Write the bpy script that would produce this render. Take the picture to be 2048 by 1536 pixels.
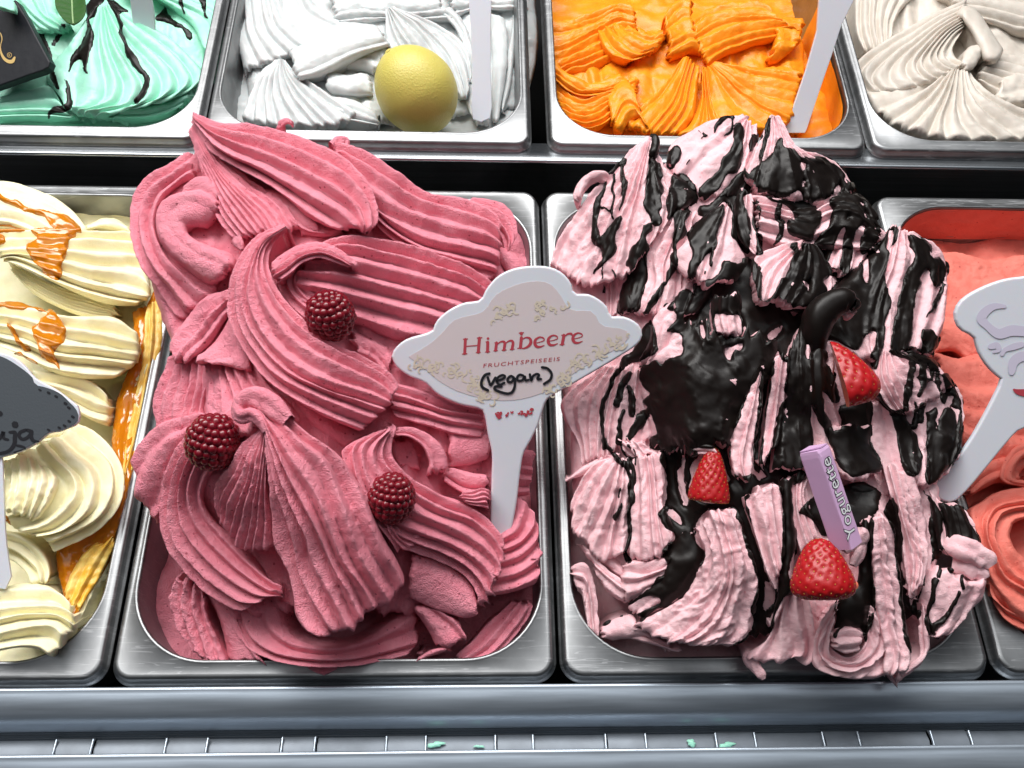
import bpy, bmesh, math, random
import numpy as np
from mathutils import Vector

# ------------------------------------------------------------------ scene, camera, light
for o in list(bpy.data.objects): bpy.data.objects.remove(o)
scene = bpy.context.scene
COL = scene.collection
MM = 0.001

CAM = np.array([-49.4531, -112.864, 536.382])            # mm
ROT = (0.515719202, -0.0390076202, -0.0157333156)
FPX = 1874.786                                            # focal length in pixels of a 2048 px wide frame
cam_d = bpy.data.cameras.new('camera'); cam = bpy.data.objects.new('camera', cam_d); COL.objects.link(cam)
cam.location = CAM * MM; cam.rotation_euler = ROT
cam_d.sensor_width = 36; cam_d.lens = 36 * FPX / 2048; cam_d.clip_start = 0.01; cam_d.clip_end = 50
scene.camera = cam
scene.render.resolution_x, scene.render.resolution_y = 1024, 768

world = bpy.data.worlds.new('World'); scene.world = world; world.use_nodes = True
wb = world.node_tree.nodes['Background']; wb.inputs[0].default_value = (0.66, 0.72, 0.82, 1); wb.inputs[1].default_value = 0.055

def area(name, loc, target, sx, sy, watts, col):
    l = bpy.data.lights.new(name, 'AREA'); l.shape = 'RECTANGLE'; l.size = sx; l.size_y = sy; l.energy = watts; l.color = col
    o = bpy.data.objects.new(name, l); COL.objects.link(o); o.location = loc
    o.rotation_euler = (Vector(target) - Vector(loc)).to_track_quat('-Z', 'Y').to_euler()
    return o
area('canopy_lamp', (-0.45, 0.88, 1.1), (0, 0.15, 0), 1.6, 0.4, 9, (1.0, 0.97, 0.93))
area('ceiling_lamp', (-0.25, 1.25, 1.8), (0, 0.1, 0), 2.2, 1.0, 48, (1.0, 0.985, 0.97))
area('overhead_fill_light', (-0.1, 0.9, 2.3), (-0.1, 0.9, 0), 3.4, 2.8, 22, (0.94, 0.975, 1.0))  # added overhead fill, standing in for the room's ambient light

vs = scene.view_settings
vs.view_transform = 'Standard'; vs.look = 'None'; vs.exposure = 0.2; vs.gamma = 1.0; vs.use_curve_mapping = False
scene.render.engine = 'CYCLES'

# ------------------------------------------------------------------ camera geometry helpers (pixels of the 2048 x 1536 picture -> world mm)
def _rot(rx, ry, rz):
    cx, sx, cy, sy, cz, sz = math.cos(rx), math.sin(rx), math.cos(ry), math.sin(ry), math.cos(rz), math.sin(rz)
    return (np.array([[cz, -sz, 0], [sz, cz, 0], [0, 0, 1]]) @ np.array([[cy, 0, sy], [0, 1, 0], [-sy, 0, cy]])
            @ np.array([[1, 0, 0], [0, cx, -sx], [0, sx, cx]]))
RM = _rot(*ROT)
def ray(px):
    px = np.asarray(px, float)
    d = np.stack([(px[..., 0] - 1024) / FPX, (768 - px[..., 1]) / FPX, -np.ones(px.shape[:-1])], -1)
    return d @ RM.T
def at_z(px, z):
    d = ray(px); t = (np.asarray(z, float) - CAM[2]) / d[..., 2]
    return CAM + d * t[..., None]
def project(P):
    d = (np.asarray(P, float) - CAM) @ RM
    return np.stack([1024 - FPX * d[..., 0] / d[..., 2], 768 + FPX * d[..., 1] / d[..., 2]], -1)
def on_plane(px, p0, n):
    d = ray(px); t = ((p0 - CAM) @ n) / (d @ n)
    return CAM + d * t[..., None]

# ------------------------------------------------------------------ noise, curves
def _hash(i, j, k, s):
    h = (i * 374761393 + j * 668265263 + k * 2147483647 % 1274126177 * 1 + k * 1274126177 + s * 974634777) & 0xffffffff
    h = ((h ^ (h >> 13)) * 1274126177) & 0xffffffff
    h = ((h ^ (h >> 16)) * 2246822519) & 0xffffffff
    return ((h ^ (h >> 15)) & 0xffff) / 32767.5 - 1.0
def vnoise(P, seed=0):
    P = np.asarray(P, float); f = np.floor(P); t = P - f; t = t * t * t * (t * (t * 6 - 15) + 10); I = f.astype(np.int64)
    r = 0
    for a in (0, 1):
        wa = t[..., 0] if a else 1 - t[..., 0]
        for b in (0, 1):
            wb_ = t[..., 1] if b else 1 - t[..., 1]
            for c in (0, 1):
                wc = t[..., 2] if c else 1 - t[..., 2]
                r = r + wa * wb_ * wc * _hash(I[..., 0] + a, I[..., 1] + b, I[..., 2] + c, seed)
    return r
def fbm(P, seed=0, oct=3):
    r = 0; a = 1.0
    for o in range(oct):
        r = r + a * vnoise(P * (2.03 ** o) + 17.3 * o, seed + o); a *= .5
    return r
def crom(pts, n):
    """Catmull-Rom through pts, n samples evenly spaced along it"""
    p = np.asarray(pts, float)
    if len(p) == 2:
        t = np.linspace(0, 1, n)[:, None]; return p[0] * (1 - t) + p[1] * t
    q = np.vstack([2 * p[0] - p[1], p, 2 * p[-1] - p[-2]]); out = []
    t = np.linspace(0, 1, 24, endpoint=False)[:, None]
    for i in range(1, len(q) - 2):
        a, b, c, d = q[i - 1], q[i], q[i + 1], q[i + 2]
        out.append(.5 * (2 * b + (c - a) * t + (2 * a - 5 * b + 4 * c - d) * t ** 2 + (3 * b - a - 3 * c + d) * t ** 3))
    out = np.vstack(out + [p[-1:]])
    s = np.r_[0, np.cumsum(np.linalg.norm(np.diff(out[:, :2], axis=0), axis=1))]
    u = np.linspace(0, s[-1], n)
    return np.stack([np.interp(u, s, out[:, k]) for k in range(out.shape[1])], 1)
def across(rows, n, g=0.0):
    """interpolate K rows (K, NU, C) to n rows with Catmull-Rom"""
    K = len(rows); x = np.linspace(-g * (K - 1), (1 + g) * (K - 1), n); i = np.clip(np.floor(x).astype(int), 0, K - 2); t = (x - i)[:, None, None]
    ext = np.concatenate([2 * rows[:1] - rows[1:2], rows, 2 * rows[-1:] - rows[-2:-1]])
    a, b, c, d = ext[i], ext[i + 1], ext[i + 2], ext[i + 3]
    return .5 * (2 * b + (c - a) * t + (2 * a - 5 * b + 4 * c - d) * t ** 2 + (3 * b - a - 3 * c + d) * t ** 3)

# ------------------------------------------------------------------ object helpers
def link(name, verts, faces, mat, parent=None, smooth=True, loop3=None):
    me = bpy.data.meshes.new(name)
    verts = np.asarray(verts, float) * MM
    if isinstance(faces, np.ndarray):
        k = faces.shape[1]; nf = len(faces)
        me.vertices.add(len(verts)); me.vertices.foreach_set('co', verts.ravel().astype(np.float32))
        me.loops.add(nf * k); me.loops.foreach_set('vertex_index', faces.ravel().astype(np.int32))
        me.polygons.add(nf); me.polygons.foreach_set('loop_start', np.arange(0, nf * k, k, dtype=np.int32))
        me.update(calc_edges=True)
    else:
        me.from_pydata([tuple(v) for v in verts], [], [tuple(f) for f in faces])
    me.validate()
    if smooth: me.polygons.foreach_set('use_smooth', np.ones(len(me.polygons), bool))
    if mat is not None: me.materials.append(mat)
    o = bpy.data.objects.new(name, me); COL.objects.link(o)
    if parent is not None: o.parent = parent
    return o
def tag(o, label=None, cat=None, group=None, kind=None):
    if label: o['label'] = label
    if cat: o['category'] = cat
    if group: o['group'] = group
    if kind: o['kind'] = kind
    return o
def thing(name, label, cat, group=None):
    o = bpy.data.objects.new(name, None); COL.objects.link(o); o.empty_display_size = .01
    return tag(o, label, cat, group)
def place(root, base):
    """put the Empty at the thing's base, keeping its parts where they are"""
    b = Vector([float(c) * MM for c in base]); root.location = b
    for c in root.children: c.location = c.location - b
def quads(nu, nv, off=0, wrap=False):
    i = np.arange(nv - (0 if wrap else 1))[:, None]; j = np.arange(nu - 1)[None, :]; i2 = (i + 1) % nv
    a = i * nu + j; b = i * nu + j + 1; c = i2 * nu + j + 1; d = i2 * nu + j
    return np.stack([a, b, c, d], -1).reshape(-1, 4) + off
def tube(name, pts, rad, mat, parent=None, n=10, m=40, wob=0.0):
    """round tube through world points (mm) with radii"""
    c = crom(np.c_[np.asarray(pts, float), np.asarray(rad, float)], m); p, r = c[:, :3], c[:, 3]
    T = np.gradient(p, axis=0); T /= np.linalg.norm(T, axis=1)[:, None]
    N = np.cross(T, [0.13, 0.21, 1.0]); N /= np.linalg.norm(N, axis=1)[:, None]; B = np.cross(T, N)
    a = np.linspace(0, 2 * np.pi, n, endpoint=False)
    rr = np.broadcast_to(r[None, :], (n, m))
    if wob: rr = rr * (1 + wob * np.sin(3 * a + .8)[:, None] + wob * 1.2 * fbm(np.stack([np.cos(a)[:, None] * 1.6 + p[None, :, 0] / 7, np.sin(a)[:, None] * 1.6 + p[None, :, 1] / 7, 0 * rr + p[None, :, 2] / 7], -1), 3, 3))
    V = p[None] + rr[..., None] * (np.cos(a)[:, None, None] * N[None] + np.sin(a)[:, None, None] * B[None])
    return link(name, V.reshape(-1, 3), quads(m, n, wrap=True), mat, parent)
def extrude(name, loop, depth_vec, mat, parent=None, bevel=0.0):
    """solid from a closed loop of 3-D points (mm) swept by depth_vec, with a rounded front edge"""
    L = np.asarray(loop, float); dv = np.asarray(depth_vec, float); c = L.mean(0); n = len(L)
    rings = [L + dv, L]
    if bevel > 0:
        w = np.linalg.norm(dv); u = dv / w
        T = np.roll(L, -1, 0) - np.roll(L, 1, 0); inn = np.cross(T, u); inn /= np.maximum(np.linalg.norm(inn, axis=1)[:, None], 1e-9)
        if ((c - L) * inn).sum() < 0: inn = -inn
        rings = [L + dv]
        for q in np.linspace(0, np.pi / 2, 5): rings.append(L + u * bevel * (1 - math.sin(q)) + inn * bevel * (1 - math.cos(q)))
    V = np.vstack(rings); F = []
    for k in range(len(rings) - 1):
        for i in range(n): F.append((k * n + i, k * n + (i + 1) % n, (k + 1) * n + (i + 1) % n, (k + 1) * n + i))
    F.append(tuple(range(n))[::-1]); F.append(tuple(range((len(rings) - 1) * n, len(rings) * n)))
    o = link(name, V, F, mat, parent, smooth=False)
    bm = bmesh.new(); bm.from_mesh(o.data); bmesh.ops.recalc_face_normals(bm, faces=bm.faces)
    bmesh.ops.triangulate(bm, faces=[f for f in bm.faces if len(f.verts) > 4], ngon_method='EAR_CLIP'); bm.to_mesh(o.data); bm.free()
    return o
# ------------------------------------------------------------------ materials
def nmat(name):
    m = bpy.data.materials.new(name); m.use_nodes = True; nt = m.node_tree
    return m, nt, nt.nodes['Principled BSDF']
def nd(nt, t, **kw):
    n = nt.nodes.new(t)
    for k, v in kw.items():
        if k in n.inputs.keys(): n.inputs[k].default_value = v
        else: setattr(n, k, v)
    return n
def objco(nt, scale=(1, 1, 1)):
    tc = nd(nt, 'ShaderNodeNewGeometry'); mp = nd(nt, 'ShaderNodeMapping'); mp.inputs['Scale'].default_value = scale
    nt.links.new(tc.outputs['Position'], mp.inputs['Vector']); return mp.outputs['Vector']
def ramp(nt, stops):
    r = nd(nt, 'ShaderNodeValToRGB'); e = r.color_ramp.elements
    while len(e) < len(stops): e.new(.5)
    for k, (p, c) in enumerate(stops): e[k].position = p; e[k].color = (*c, 1)
    return r
def gelato_mat(name, col, col2, fleck=None, rough=.55, sss=.12, grain=.35, spec=.35, rad=(.004, .002, .0018), gscale=1500):
    m, nt, b = nmat(name); L = nt.links.new; co = objco(nt)
    n1 = nd(nt, 'ShaderNodeTexNoise', Scale=90.0, Detail=4.0); L(co, n1.inputs['Vector'])
    r1 = ramp(nt, [(.3, col), (.7, col2)]); L(n1.outputs['Fac'], r1.inputs['Fac']); c = r1.outputs['Color']
    if fleck:
        v = nd(nt, 'ShaderNodeTexVoronoi', Scale=170.0); v.inputs['Randomness'].default_value = 1; L(co, v.inputs['Vector'])
        n4 = nd(nt, 'ShaderNodeTexNoise', Scale=60.0); L(co, n4.inputs['Vector'])
        mm_ = nd(nt, 'ShaderNodeMath', operation='MULTIPLY_ADD'); mm_.inputs[1].default_value = .20; mm_.inputs[2].default_value = 0.0
        L(n4.outputs['Fac'], mm_.inputs[0])
        lt = nd(nt, 'ShaderNodeMath', operation='LESS_THAN'); L(v.outputs['Distance'], lt.inputs[0]); L(mm_.outputs[0], lt.inputs[1])
        ml = nd(nt, 'ShaderNodeMath', operation='MULTIPLY'); ml.inputs[1].default_value = .7; L(lt.outputs[0], ml.inputs[0])
        mx = nd(nt, 'ShaderNodeMixRGB'); mx.inputs['Color2'].default_value = (*fleck, 1); L(ml.outputs[0], mx.inputs['Fac']); L(c, mx.inputs['Color1']); c = mx.outputs['Color']
    L(c, b.inputs['Base Color'])
    b.inputs['Roughness'].default_value = rough; b.inputs['Specular IOR Level'].default_value = spec
    b.inputs['Subsurface Weight'].default_value = sss; b.inputs['Subsurface Radius'].default_value = (1, .5, .45); b.inputs['Subsurface Scale'].default_value = rad[0]
    n2 = nd(nt, 'ShaderNodeTexNoise', Scale=gscale, Detail=3.0); L(co, n2.inputs['Vector'])
    n3 = nd(nt, 'ShaderNodeTexNoise', Scale=330.0, Detail=3.0); L(co, n3.inputs['Vector'])
    ad = nd(nt, 'ShaderNodeMath', operation='ADD'); L(n2.outputs['Fac'], ad.inputs[0]); L(n3.outputs['Fac'], ad.inputs[1])
    bp = nd(nt, 'ShaderNodeBump', Strength=grain, Distance=.0022); L(ad.outputs[0], bp.inputs['Height']); L(bp.outputs['Normal'], b.inputs['Normal'])
    return m
def gloss_mat(name, col, rough=.2, spec=.5, bump=.0, bscale=200, sss=0, coat=0, trans=0):
    m, nt, b = nmat(name); L = nt.links.new
    b.inputs['Base Color'].default_value = (*col, 1); b.inputs['Roughness'].default_value = rough; b.inputs['Specular IOR Level'].default_value = spec
    b.inputs['Coat Weight'].default_value = coat; b.inputs['Coat Roughness'].default_value = .08
    b.inputs['Transmission Weight'].default_value = trans
    if sss: b.inputs['Subsurface Weight'].default_value = sss; b.inputs['Subsurface Scale'].default_value = .003; b.inputs['Subsurface Radius'].default_value = (1, .4, .2)
    if bump:
        n = nd(nt, 'ShaderNodeTexNoise', Scale=bscale, Detail=3.0); L(objco(nt), n.inputs['Vector'])
        bp = nd(nt, 'ShaderNodeBump', Strength=bump, Distance=.001); L(n.outputs['Fac'], bp.inputs['Height']); L(bp.outputs['Normal'], b.inputs['Normal'])
    return m
def steel_mat(name, base=.42, rough=.3, stretch=(1, 1, 1), tint=(1, 1, 1), scr=True, metallic=1.0):
    m, nt, b = nmat(name); L = nt.links.new; co = objco(nt, stretch)
    b.inputs['Metallic'].default_value = metallic
    n = nd(nt, 'ShaderNodeTexNoise', Scale=60.0, Detail=6.0); L(co, n.inputs['Vector'])
    r = ramp(nt, [(.3, tuple(base * .82 * t for t in tint)), (.7, tuple(base * 1.15 * t for t in tint))]); L(n.outputs['Fac'], r.inputs['Fac']); col = r.outputs['Color']
    n2 = nd(nt, 'ShaderNodeTexNoise', Scale=25.0, Detail=5.0); L(co, n2.inputs['Vector'])
    rr = nd(nt, 'ShaderNodeMapRange'); rr.inputs['To Min'].default_value = rough * .75; rr.inputs['To Max'].default_value = rough * 1.3
    L(n2.outputs['Fac'], rr.inputs['Value']); rough_out = rr.outputs['Result']
    if scr:   # fine scratches: thin lines of stretched noise in several directions
        acc = None
        for k, (a, th) in enumerate(((.5, .021), (-.7, .019), (1.35, .022), (.1, .017), (2.4, .017))):
            mp = nd(nt, 'ShaderNodeMapping'); mp.inputs['Rotation'].default_value = (0, 0, a); mp.inputs['Scale'].default_value = (16, 330, 40); mp.inputs['Location'].default_value = (k * 3.1, k * 1.7, 0)
            L(objco(nt), mp.inputs['Vector'])
            w = nd(nt, 'ShaderNodeTexNoise', Scale=1.0, Detail=1.0); w.inputs['Distortion'].default_value = .25; L(mp.outputs['Vector'], w.inputs['Vector'])
            s1 = nd(nt, 'ShaderNodeMath', operation='SUBTRACT'); s1.inputs[1].default_value = .665; L(w.outputs['Fac'], s1.inputs[0])
            s2 = nd(nt, 'ShaderNodeMath', operation='ABSOLUTE'); L(s1.outputs[0], s2.inputs[0])
            s3 = nd(nt, 'ShaderNodeMath', operation='LESS_THAN'); s3.inputs[1].default_value = th * .55; L(s2.outputs[0], s3.inputs[0])
            if acc is None: acc = s3.outputs[0]
            else:
                mx = nd(nt, 'ShaderNodeMath', operation='MAXIMUM'); L(acc, mx.inputs[0]); L(s3.outputs[0], mx.inputs[1]); acc = mx.outputs[0]
        ml = nd(nt, 'ShaderNodeMath', operation='MULTIPLY'); ml.inputs[1].default_value = .14; L(acc, ml.inputs[0])
        mc = nd(nt, 'ShaderNodeMixRGB'); mc.inputs['Color2'].default_value = (.85, .87, .9, 1); L(ml.outputs[0], mc.inputs['Fac']); L(col, mc.inputs['Color1']); col = mc.outputs['Color']
        ra = nd(nt, 'ShaderNodeMath', operation='MULTIPLY_ADD'); ra.inputs[1].default_value = .12; L(acc, ra.inputs[0]); L(rough_out, ra.inputs[2]); rough_out = ra.outputs[0]
    L(col, b.inputs['Base Color']); L(rough_out, b.inputs['Roughness'])
    bp = nd(nt, 'ShaderNodeBump', Strength=.06, Distance=.0006); L(n.outputs['Fac'], bp.inputs['Height']); L(bp.outputs['Normal'], b.inputs['Normal'])
    return m

M = {}
M['steel'] = steel_mat('stainless_steel', .27, .40, (1, 1, 1), (.98, 1, 1.02))
M['brushed'] = steel_mat('brushed_steel', .5, .24, (.15, 6, 6), (.95, 1, 1.05), scr=False)
M['dark'] = gloss_mat('black_cavity', (.004, .004, .004), .7, .2)
M['rail'] = steel_mat('grey_blue_rail', .46, .34, (.3, 5, 5), (.86, .98, 1.12), scr=False, metallic=.7)
M['lip'] = gloss_mat('shaded_ribbed_lip', (.045, .055, .066), .42, .4)  # ribbed foot of the rail, its shade put into a darker colour
M['tile'] = steel_mat('grey_blue_tile', .17, .45, (1, 1, 1), (.85, .97, 1.12), scr=False, metallic=.4)
M['rasp'] = gelato_mat('raspberry_gelato', (.88, .265, .345), (.93, .335, .415), fleck=(.40, .05, .08), grain=.8)
M['straw'] = gelato_mat('strawberry_gelato', (.80, .47, .51), (.86, .57, .60), fleck=(.74, .3, .34), grain=.35)
M['red'] = gelato_mat('strawberry_sorbet', (.72, .165, .125), (.78, .21, .16), fleck=(.45, .04, .03), grain=.35)
M['passion'] = gelato_mat('passionfruit_gelato', (.88, .81, .50), (.91, .86, .60), rough=.45, grain=.15)
M['passion_mix'] = gelato_mat('passionfruit_swirl', (.80, .42, .035), (.88, .68, .22), rough=.3, grain=.12)
M['mint'] = gelato_mat('mint_gelato', (.33, .72, .55), (.40, .78, .61), rough=.32, grain=.12, rad=(.003, .003, .003))
M['lemon_ice'] = gelato_mat('lemon_gelato', (.55, .57, .575), (.62, .64, .635), rough=.32, grain=.12, sss=.35)
M['orange'] = gelato_mat('orange_gelato', (.82, .25, .008), (.88, .31, .014), rough=.35, grain=.15)
M['cream'] = gelato_mat('cream_gelato', (.60, .54, .47), (.67, .615, .55), rough=.36, grain=.15)
M['choc'] = gloss_mat('dark_chocolate', (.0075, .005, .0042), .36, .22, bump=.08, bscale=90)
M['caramel'] = gloss_mat('passionfruit_sauce', (.56, .19, .004), .13, .5, bump=.15, bscale=70, sss=.4, coat=.4)
M['plastic'] = gloss_mat('white_plastic', (.66, .68, .74), .35, .5, sss=.25)
M['plastic_print'] = gloss_mat('printed_white_plastic', (.66, .55, .56), .32, .5, sss=.15)  # pink light coming through from the gelato behind is put into the colour
M['red_ink'] = gloss_mat('red_ink', (.42, .05, .07), .5, .3)
M['gold_ink'] = gloss_mat('gold_ink', (.60, .52, .42), .5, .3)
M['mauve_ink'] = gloss_mat('mauve_ink', (.57, .53, .65), .5, .3)
M['black_ink'] = gloss_mat('black_ink', (.012, .012, .016), .5, .3)

# ------------------------------------------------------------------ gelato folds
class Height:
    """height of a heap's skin (mm above the pan rim) from a few measured points, smooth in between"""
    def __init__(s, pts, sig=130): s.p = np.asarray(pts, float); s.sig = sig
    def __call__(s, xy):
        d2 = ((xy[..., None, :] - s.p[:, :2]) ** 2).sum(-1); w = np.exp(-d2 / (2 * s.sig ** 2)) + 1e-9 / (1 + d2)
        return (w * s.p[:, 2]).sum(-1) / w.sum(-1)
CROP = {}
def T(crop, *lines):
    ox, oy, s = CROP[crop] if isinstance(crop, str) else crop
    return [np.array([[p[0] / s + ox, p[1] / s + oy, p[2] if len(p) > 2 else 0.0] for p in l]) for l in lines]

SAUCE = {}      # parent name -> (material, part name, sdf function)
def sdf_poly(px, pts):
    p = np.asarray(pts, float); n = len(p); d = np.full(px.shape[0], 1e9); inside = np.zeros(px.shape[0], bool)
    for i in range(n):
        a, b = p[i], p[(i + 1) % n]; e = b - a; w = px - a
        t = np.clip((w @ e) / max(e @ e, 1e-9), 0, 1); q = w - t[:, None] * e; d = np.minimum(d, (q ** 2).sum(1))
        c = (a[1] > px[:, 1]) != (b[1] > px[:, 1])
        if abs(b[1] - a[1]) > 1e-9: inside ^= c & (px[:, 0] < (b[0] - a[0]) * (px[:, 1] - a[1]) / (b[1] - a[1]) + a[0])
    d = np.sqrt(d); return np.where(inside, -d, d)
def sdf_stroke(px, pts, r):
    p = np.asarray(pts, float); r = np.broadcast_to(np.asarray(r, float), (len(p),)); d = np.full(px.shape[0], 1e9)
    for i in range(len(p) - 1):
        a, b = p[i], p[i + 1]; e = b - a; w = px - a
        t = np.clip((w @ e) / max(e @ e, 1e-9), 0, 1); q = w - t[:, None] * e
        d = np.minimum(d, np.sqrt((q ** 2).sum(1)) - (r[i] * (1 - t) + r[i + 1] * t))
    return d
class Sauce:
    def __init__(s): s.add = []; s.cut = []
    def poly(s, crop, pts, hole=False):
        q = T(crop, pts)[0][:, :2]; k = len(q); q = crom(np.vstack([q, q[:1]]), max(4 * k, 12))[:-1]
        (s.cut if hole else s.add).append(('p', q, q.min(0) - 14, q.max(0) + 14))
    def stroke(s, crop, pts, r, hole=False):
        ox, oy, sc = CROP[crop] if isinstance(crop, str) else crop
        q = T(crop, pts)[0][:, :2]; r = np.broadcast_to(np.asarray(r, float), (len(q),)) / sc
        qq = crom(np.c_[q, r], max(6 * len(q), 12)); m = r.max() + 14
        (s.cut if hole else s.add).append(('s', qq, q.min(0) - m, q.max(0) + m))
    def _one(s, px, lst):
        d = np.full(len(px), 12.0)
        for k, q, lo, hi in lst:
            i = np.where(((px >= lo) & (px <= hi)).all(1))[0]
            if len(i) == 0: continue
            v = sdf_poly(px[i], q) if k == 'p' else sdf_stroke(px[i], q[:, :2], q[:, 2])
            d[i] = np.minimum(d[i], v)
        return d
    def __call__(s, px):
        w = np.c_[px * .045, np.zeros(len(px))]
        q = px + 3.4 * np.stack([vnoise(w, 5), vnoise(w + 9.2, 6)], 1) + 1.6 * np.stack([vnoise(w * 2.7, 7), vnoise(w * 2.7 + 9.2, 8)], 1)
        d = s._one(q, s.add)
        if s.cut: d = np.maximum(d, -s._one(q, s.cut))
        return d

NF = [0]
def fold(parent, mat, guides, H, lift=0, nr=5, amp=3.2, dome=5, er=4, ends=(1, 1), asym=.40, rough=1.0, ripple=0.0, sk=26, step=1.25,
         sauce=None, name='fold', flip=False, thick=1.9, wav=.06, jit=.22, soft=0.0):
    NF[0] += 1; seed = NF[0] * 7
    g = [crom(a, 60) for a in guides]; rows0 = np.stack(g)
    Ld = np.mean([np.linalg.norm(np.diff(a[:, :2], axis=0), axis=1).sum() for a in g]) / 3.0
    Wd = np.max(sum(np.linalg.norm(np.diff(rows0[:, :, :2], axis=0)[k], axis=1) for k in range(len(g) - 1))) / 3.0
    nu = int(np.clip(Ld / step, 18, 150)); nv = int(np.clip(max(Wd / step, nr * 13 + 1), 14, 132))
    rows = np.stack([crom(a, nu) for a in guides]); Gd = across(rows, nv, .045 if nr > 1 else .02)                 # (nv, nu, 3) pixels + dz
    u = np.linspace(0, 1, nu)[None, :]; v = np.linspace(0, 1, nv)[:, None]
    z = H(Gd[..., :2]) + Gd[..., 2] + lift + dome * (1 - (2 * v - 1) ** 2)
    P = at_z(Gd[..., :2], z)
    du = np.gradient(P, axis=1); dv = np.gradient(P, axis=0)
    N = np.cross(du, dv); N /= np.maximum(np.linalg.norm(N, axis=-1)[..., None], 1e-9)
    up = N[..., 2].mean(); N = N if up > 0 else -N
    N = N * .8 + np.array([0, -.12, .45]); N /= np.linalg.norm(N, axis=-1)[..., None]     # keep tips from turning inside out
    wv = np.linalg.norm(dv, axis=-1); W = wv.sum(0)[None, :]; sv = np.cumsum(wv, 0) - wv[:1]; lu = np.linalg.norm(du, axis=-1); su = np.cumsum(lu, 1) - lu[:, :1]; L = su[:, -1:]
    base = P.copy(); ridge = np.zeros(P.shape[:2]); A = np.zeros((1, nu)); prof = 1.0
    if nr > 0:
        rng = np.random.RandomState(seed); kn = np.linspace(0, 1, nr + 1); kn[1:-1] += rng.uniform(-jit, jit, nr - 1) / nr
        ph = np.interp(v, kn, np.arange(nr + 1)) + wav * np.sin(np.pi * v) * vnoise(np.stack([u * L / 26 + 0 * v, 3 * v + 0 * u, 0 * u * v], -1), seed)
        f = ph - np.floor(ph); f = 1 - f if flip else f
        x = np.where(f < asym, f / asym, (1 - f) / (1 - asym)); x = np.clip(x, 0, 1); prof = .78 * x ** .85 + .22 * np.sin(np.pi / 2 * x); prof = prof * (1 - soft) + soft * np.sin(np.pi / 2 * x) ** .8
        A = np.minimum(amp * 1.7, .72 * W / nr) * (1 + .16 * vnoise(np.stack([u * L / 4.2 + 0 * v, np.floor(ph) * 3.3, 0 * u * v], -1), seed + 2) + .18 * vnoise(np.stack([u * L / 18 + 0 * v, np.floor(ph) * 5.1, 0 * u * v], -1), seed + 1))
        ridge = A * (prof - .6)
    e = np.minimum(er * .62, .3 * W)
    def roll(d, r): t = np.clip(1 - d / np.maximum(r, 1e-3), 0, 1); return r * (1 - np.sqrt(np.clip(1 - t * t, 0, 1)))
    drop = roll(sv, e) + roll(sv[-1:] - sv, e)
    if ends[0]: drop = drop + roll(su, e * ends[0])
    if ends[1]: drop = drop + roll(L - su, e * ends[1])
    q = base
    nz = rough * (1.3 * fbm(q / 25, seed, 2) + .30 * fbm(q / 7.5, seed + 3, 2) + .26 * fbm(q / 2.4, seed + 5, 2) + .16 * prof * vnoise(q / 1.25, seed + 6)) * np.clip(W / 25, .15, 1)
    if ripple:
        rp = vnoise(np.stack([su / 3.1 + 2.2 * vnoise(np.stack([su / 14, sv / 5, 0 * su], -1), seed + 8), sv / 11, 0 * su], -1), seed + 9)
        nz = nz + ripple * rp * (.35 + .65 * prof)
    jag = rough * 1.3 * (vnoise(np.stack([0 * su, sv / 2.6, su / 9], -1), seed + 11) + .6 * vnoise(np.stack([0 * su, sv / 1.1, su / 5], -1), seed + 12))
    td = du / np.maximum(lu[..., None], 1e-6); jw = (ends[1] > 0) * np.clip((u - .88) / .12, 0, 1) - (ends[0] > 0) * np.clip((.12 - u) / .12, 0, 1)
    base = base + td * (jag * jw)[..., None]
    Pf = base + N * (ridge - drop + nz)[..., None]
    V = Pf.reshape(-1, 3); F = quads(nu, nv)
    idx = np.r_[np.arange(nu), (np.arange(1, nv) * nu + nu - 1), ((nv - 1) * nu + np.arange(nu - 2, -1, -1)), (np.arange(nv - 2, 0, -1) * nu)]
    B = V[idx]; c = Pf.reshape(-1, 3).mean(0); n = len(idx); D = np.array([0, .42, -.9])
    s1 = B + D * sk * .3 + (c - B) * .05; s2 = B + D * sk + (c - B) * .16
    a = np.arange(n); b = (a + 1) % n; o1 = nu * nv
    F2 = np.vstack([np.stack([idx[a], o1 + a, o1 + b, idx[b]], 1), np.stack([o1 + a, o1 + n + a, o1 + n + b, o1 + b], 1)])
    if up > 0: F = F
    o = link(name, np.vstack([V, s1, s2]), np.vstack([F, F2]), mat, parent)
    if sauce is not None:
        smat, sname, fn = sauce
        px = project(V); s = fn(px)
        if (s < 0).sum() > 6:
            # the sauce runs smoothly over the fine relief and half fills the grooves
            disp = ridge - drop + nz; sm = np.broadcast_to(disp, ridge.shape).copy()
            for _ in range(34):
                sm = .5 * sm + .25 * (np.concatenate([sm[:1], sm[:-1]]) + np.concatenate([sm[1:], sm[-1:]]))
                sm = .5 * sm + .25 * (np.concatenate([sm[:, :1], sm[:, :-1]], 1) + np.concatenate([sm[:, 1:], sm[:, -1:]], 1))
            d = np.clip(-s, 0, None) / 3.0; tk = thick * np.sqrt(np.clip(1 - (1 - np.clip(d / 2.2, 0, 1)) ** 2, 0, 1))
            tk = tk + .5 * thick * np.clip(d / 4, 0, 1) * fbm(V / 9.0, 77, 2)
            k_ = np.clip(d / 1.6, 0, 1).reshape(disp.shape); tgt = np.maximum(.15 * disp + .85 * sm, disp - .62 * thick)
            off = disp * (1 - k_) + tgt * k_
            off = (off.reshape(-1) + np.where(s < 0, tk, -.25))
            Q = base.reshape(-1, 3) + N.reshape(-1, 3) * off[:, None]; Q0 = V - N.reshape(-1, 3) * .2
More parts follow.
